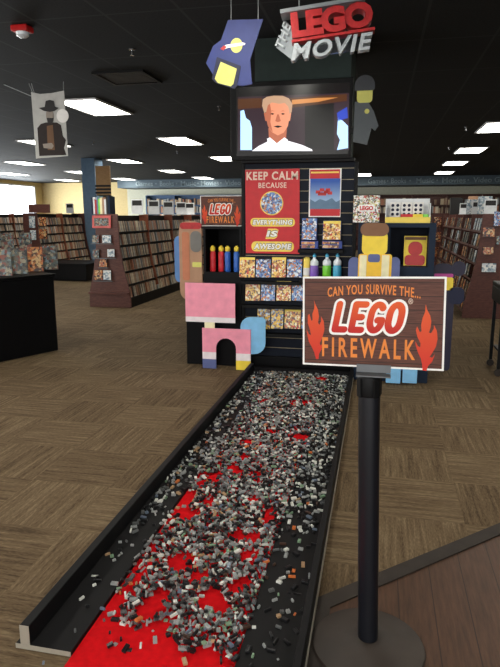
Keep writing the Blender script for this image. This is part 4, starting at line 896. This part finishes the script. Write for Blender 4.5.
# back wall shelving
def wall_shelf(label, x0, x1, Y, H_, m, nsh, tint):
    t = thing('wall_shelf', label, 'shelving', ((x0 + x1) / 2, Y, 0)); hw = (x1 - x0) / 2
    MB().box(-hw, hw, 0.30, 0.33, 0, H_).build('back', m, t)
    nb = max(1, round((x1 - x0) / 1.3))
    for j in range(nb + 1):
        x = -hw + j * 2 * hw / nb; MB().box(x - 0.02, x + 0.02, 0, 0.3, 0, H_).build('upright', m, t)
    MB().box(-hw, hw, 0, 0.3, H_, H_ + 0.03).build('top', m, t)
    for i in range(nsh):
        z = 0.2 + i * (H_ - 0.25) / nsh; MB().box(-hw, hw, 0.0, 0.299, z - 0.02, z).build('shelf', m, t)
        x = x0 + 0.05
        while x < x1 - 0.1:
            w_ = random.choice((0.05, 0.08, 0.12)); h_ = random.uniform(0.2, (H_ - 0.25) / nsh - 0.05)
            if random.random() < 0.75 and z > 0.9:
                mm = Matrix.Translation((x, Y + 0.02, z)); b = MB().box(0, w_ - 0.004, 0, 0.13, 0, h_, mm); k = len(sv); sv.extend(b.v); sf.extend(tuple(q + k for q in f) for f in b.f); sm_.extend([random.randrange(8)] * 6)
            x += w_
wall_shelf('blue shelving along the pale back wall', atY(146, 200, 26.1).x, atY(262, 200, 26.1).x, 26.1, 2.35, 'blue_shelf', 6, 0)
wall_shelf('brown shelving along the cream back wall', atY(345, 200, 26.1).x, atY(520, 200, 26.1).x, 26.1, 2.3, 'shelf_wood', 6, 0)
# more bookcases in the middle of the shop
gondola('brown bookcase in the middle of the shop behind the display', (-1.6, 14.2, 0), 0, 6, 1, bay=1.3, other=False)
me = bpy.data.meshes.new('packed_cases'); me.from_pydata(sv, [], sf)
for i in range(8): me.materials.append(M['spine_tone_%d' % i])
me.polygons.foreach_set('material_index', sm_)
o = bpy.data.objects.new('packed_cases', me); COL.objects.link(o); tag(o, 'rows of packed disc cases filling the farther bookcases and wall shelves', 'disc cases', None, 'stuff')
# tall books standing on the left bookcase
random.seed(3); bx_ = atY(97.5, 214, 9.2).x; TB = [('board_navy', 'dark blue'), ('frame_white', 'white'), ('sign_red', 'red'), ('column_blue', 'grey blue'), ('bottle_green', 'green'), ('vest_pale', 'cream'), ('tan_print', 'tan'), ('frame_white', 'white'), ('ink', 'black'), ('slate_panel', 'slate')]
x = bx_
for i, (m, nm) in enumerate(TB):
    w_ = random.uniform(0.024, 0.036); h_ = random.uniform(0.22, 0.3)
    o = MB().box(0, w_, 0, 0.2, 0, h_).build('tall_book', m, None, 0.002, (x, 9.0, 1.481)); x += w_ + 0.002
    tag(o, 'tall %s book, %s in the row on top of the pink card bookcase' % (nm, ['first', 'second', 'third', 'fourth', 'fifth', 'sixth', 'seventh', 'eighth', 'ninth', 'tenth'][i]), 'book', 'tall books on the pink card bookcase')
# small standing sign holders on top of shelves
sh0 = None
for i, (px_, py, Y, z, lab) in enumerate(((123, 208, 10.0, 1.481, 'beside the tall books'), (147, 209, 11.6, 1.481, 'second behind the tall books'), (171, 209, 13.0, 1.481, 'third behind the tall books'), (160, 208, 12.4, 1.481, 'on the pink card bookcase before the farther holders'), (136, 208, 10.8, 1.481, 'on the pink card bookcase over the first divider'), (72, 208, 14.9, 1.521, 'near the blue grey column'), (477, 205, 9.4, 1.481, 'over the bookcase end beside the cart'), (466, 206, 10.6, 1.481, 'second along the bookcase beside the cart'), (456, 206, 12.2, 1.481, 'third along the bookcase beside the cart'))):
    x = atY(px_, py, Y).x
    if z == 1.481: x = (-4.2 if px_ < 250 else 1.78) + (0.0 if px_ < 250 else -0.2)
    if px_ == 72: x = -8.2
    if sh0 is None:
        sh0 = thing('sign_holder', 'clear white sign holder with dark header ' + lab, 'sign holder', (x, Y, z), 0, 'sign holders on the bookcases')
        MB().box(-0.12, 0.12, -0.06, 0.06, 0, 0.008).box(-0.11, 0.11, -0.004, 0.004, 0.008, 0.26).build('holder', 'frame_white', sh0)
        MB().box(-0.09, 0.09, -0.007, -0.004, 0.15, 0.24).build('header', 'ink', sh0)
    else: dup(sh0, (x, Y, z), scale=(0.8, 0.8, 0.8) if px_ > 250 else None, label='clear white sign holder with dark header ' + lab)
# boxes on the bookcase beside the cart
for (x, Y, w_, h_, m, lab) in ((1.55, 13.2, 0.24, 0.34, 'ink', 'black box on top of the bookcase beside the cart'), (1.85, 12.9, 0.22, 0.36, 'tan_print', 'tan box on the bookcase top beside the black box'), (1.62, 11.4, 0.2, 0.26, 'cover_pale', 'pale box midway along the bookcase top beside the cart'), (1.60, 10.0, 0.2, 0.27, 'cover_pale', 'pale box behind the grey box on the bookcase top'), (1.9, 9.2, 0.22, 0.28, 'grey_board', 'grey box on the end of the bookcase top beside the cart')):
    tag(MB().box(-w_ / 2, w_ / 2, 0, 0.1, 0, h_).build('shelf_top_box', m, None, 0.004, (x, Y, 1.481)), lab, 'box', 'boxes on the bookcase beside the cart')
# ------------------------------------------------------------------ black table at the left with books on stands
ca = math.radians(-25)
tbl = thing('black_table', 'black draped display table with upright picture books', 'table', (-3.40, 5.75, 0), ca)
TW, TL, TH = 1.1, 1.5, 0.845
MB().box(-TW, 0, -TL, 0, 0, TH - 0.03).build('body', 'black_cabinet', tbl, 0.01)
MB().box(-TW - 0.02, 0.015, -TL - 0.02, 0.015, TH - 0.03, TH).build('table_top', 'black_cabinet', tbl, 0.004)
MT = Matrix.Translation((-3.40, 5.75, 0)) @ Matrix.Rotation(ca, 4, 'Z')
ra, rb2 = atZ(-9, 252, TH + 0.136), atZ(26, 250, TH + 0.136); rd = rb2 - ra; rz_ = math.atan2(rd.y, rd.x); rm = (ra + rb2) / 2
rs_ = thing('black_riser', 'low black riser on the table behind the front row of books', 'riser', (rm.x, rm.y, TH), rz_)
rl = rd.length / 2
MB().box(-rl - 0.02, rl + 0.06, -0.03, 0.09, 0, 0.12).build('riser', 'black_cabinet', rs_, 0.004)
MB().box(-rl - 0.04, rl + 0.08, -0.04, 0.10, 0.12, 0.135).build('riser_top', 'black_metal', rs_)
print('riser', ra, rb2, [tuple(round(v, 2) for v in atZ(x, y, TH)) for x, y in ((4, 276), (51, 269))])
fcn = ['cover_dark', 'cover_dark', 'cover_dark', 'cover_warm', 'cover_dark', 'cover_pale']
for i, (qx, qy, m_) in enumerate(((4, 276, 'cover_dark'), (20, 274, 'cover_dark'), (36, 271.5, 'cover_warm'), (51, 269.5, 'cover_dark'))):
    loc = atZ(qx, qy, TH + 0.001)
    face_case('picture_book', 'upright %s picture book, %s along the front row on the black table' % ({'cover_dark': 'dark', 'cover_warm': 'brown'}[m_], ['first', 'second', 'third', 'last'][i]), 'book', loc, 0.165, 0.275, 0.02, m_, 'books on the black table', -0.2, math.radians(30))
for i, (qx, qy) in enumerate(((-9, 252), (8, 251), (26, 250))):
    v_ = MT.inverted() @ atZ(qx, qy, TH + 0.14); loc = atZ(qx, qy, TH + 0.136)
    face_case('picture_book', 'upright dark picture book, %s on the low riser of the black table' % ['first', 'second', 'last'][i], 'book', loc, 0.165, 0.245, 0.02, 'cover_dark', 'books on the black table', -0.18, math.radians(30))
# low black bench before the second bookcase
p = atZ(68, 279); 
bn_ = thing('low_bench', 'low black display bench on the floor behind the black table', 'bench', (-6.75, 12.2, 0)); MB().box(-0.7, 0.35, 0, 1.0, 0.02, 0.36).build('body', 'black_cabinet', bn_, 0.01); MB().box(-0.75, 0.4, -0.05, 1.05, 0.36, 0.40).build('top', 'black_cabinet', bn_); MB().box(-0.65, 0.3, 0.05, 0.95, 0, 0.02).build('plinth', 'black_cabinet', bn_)
# ------------------------------------------------------------------ black cart at the right edge
ct = thing('black_cart', 'black wheeled cart on casters beside the dark brown bookcase', 'cart', (1.12, 5.62, 0))
for x, y in ((0, 0), (0.5, 0), (0, 0.4), (0.5, 0.4)):
    MB().box(x - 0.014, x + 0.014, y - 0.014, y + 0.014, 0.07, 0.80).build('leg', 'black_metal', ct)
    MB().lathe([(0.032, -0.012), (0.034, -0.006), (0.034, 0.006), (0.032, 0.012)], n=18, m=Matrix.Translation((x, y, 0.035)) @ Matrix.Rotation(math.pi / 2, 4, 'X')).build('caster', 'rubber', ct)
MB().box(-0.03, 0.53, -0.03, 0.43, 0.80, 0.84).build('top', 'black_metal', ct, 0.008); MB().box(0.015, 0.485, 0.015, 0.385, 0.2, 0.22).build('shelf', 'black_metal', ct)
MB().box(-0.03, 0.53, -0.03, 0.43, 0.66, 0.80).build('tray', 'black_metal', ct, 0.01)
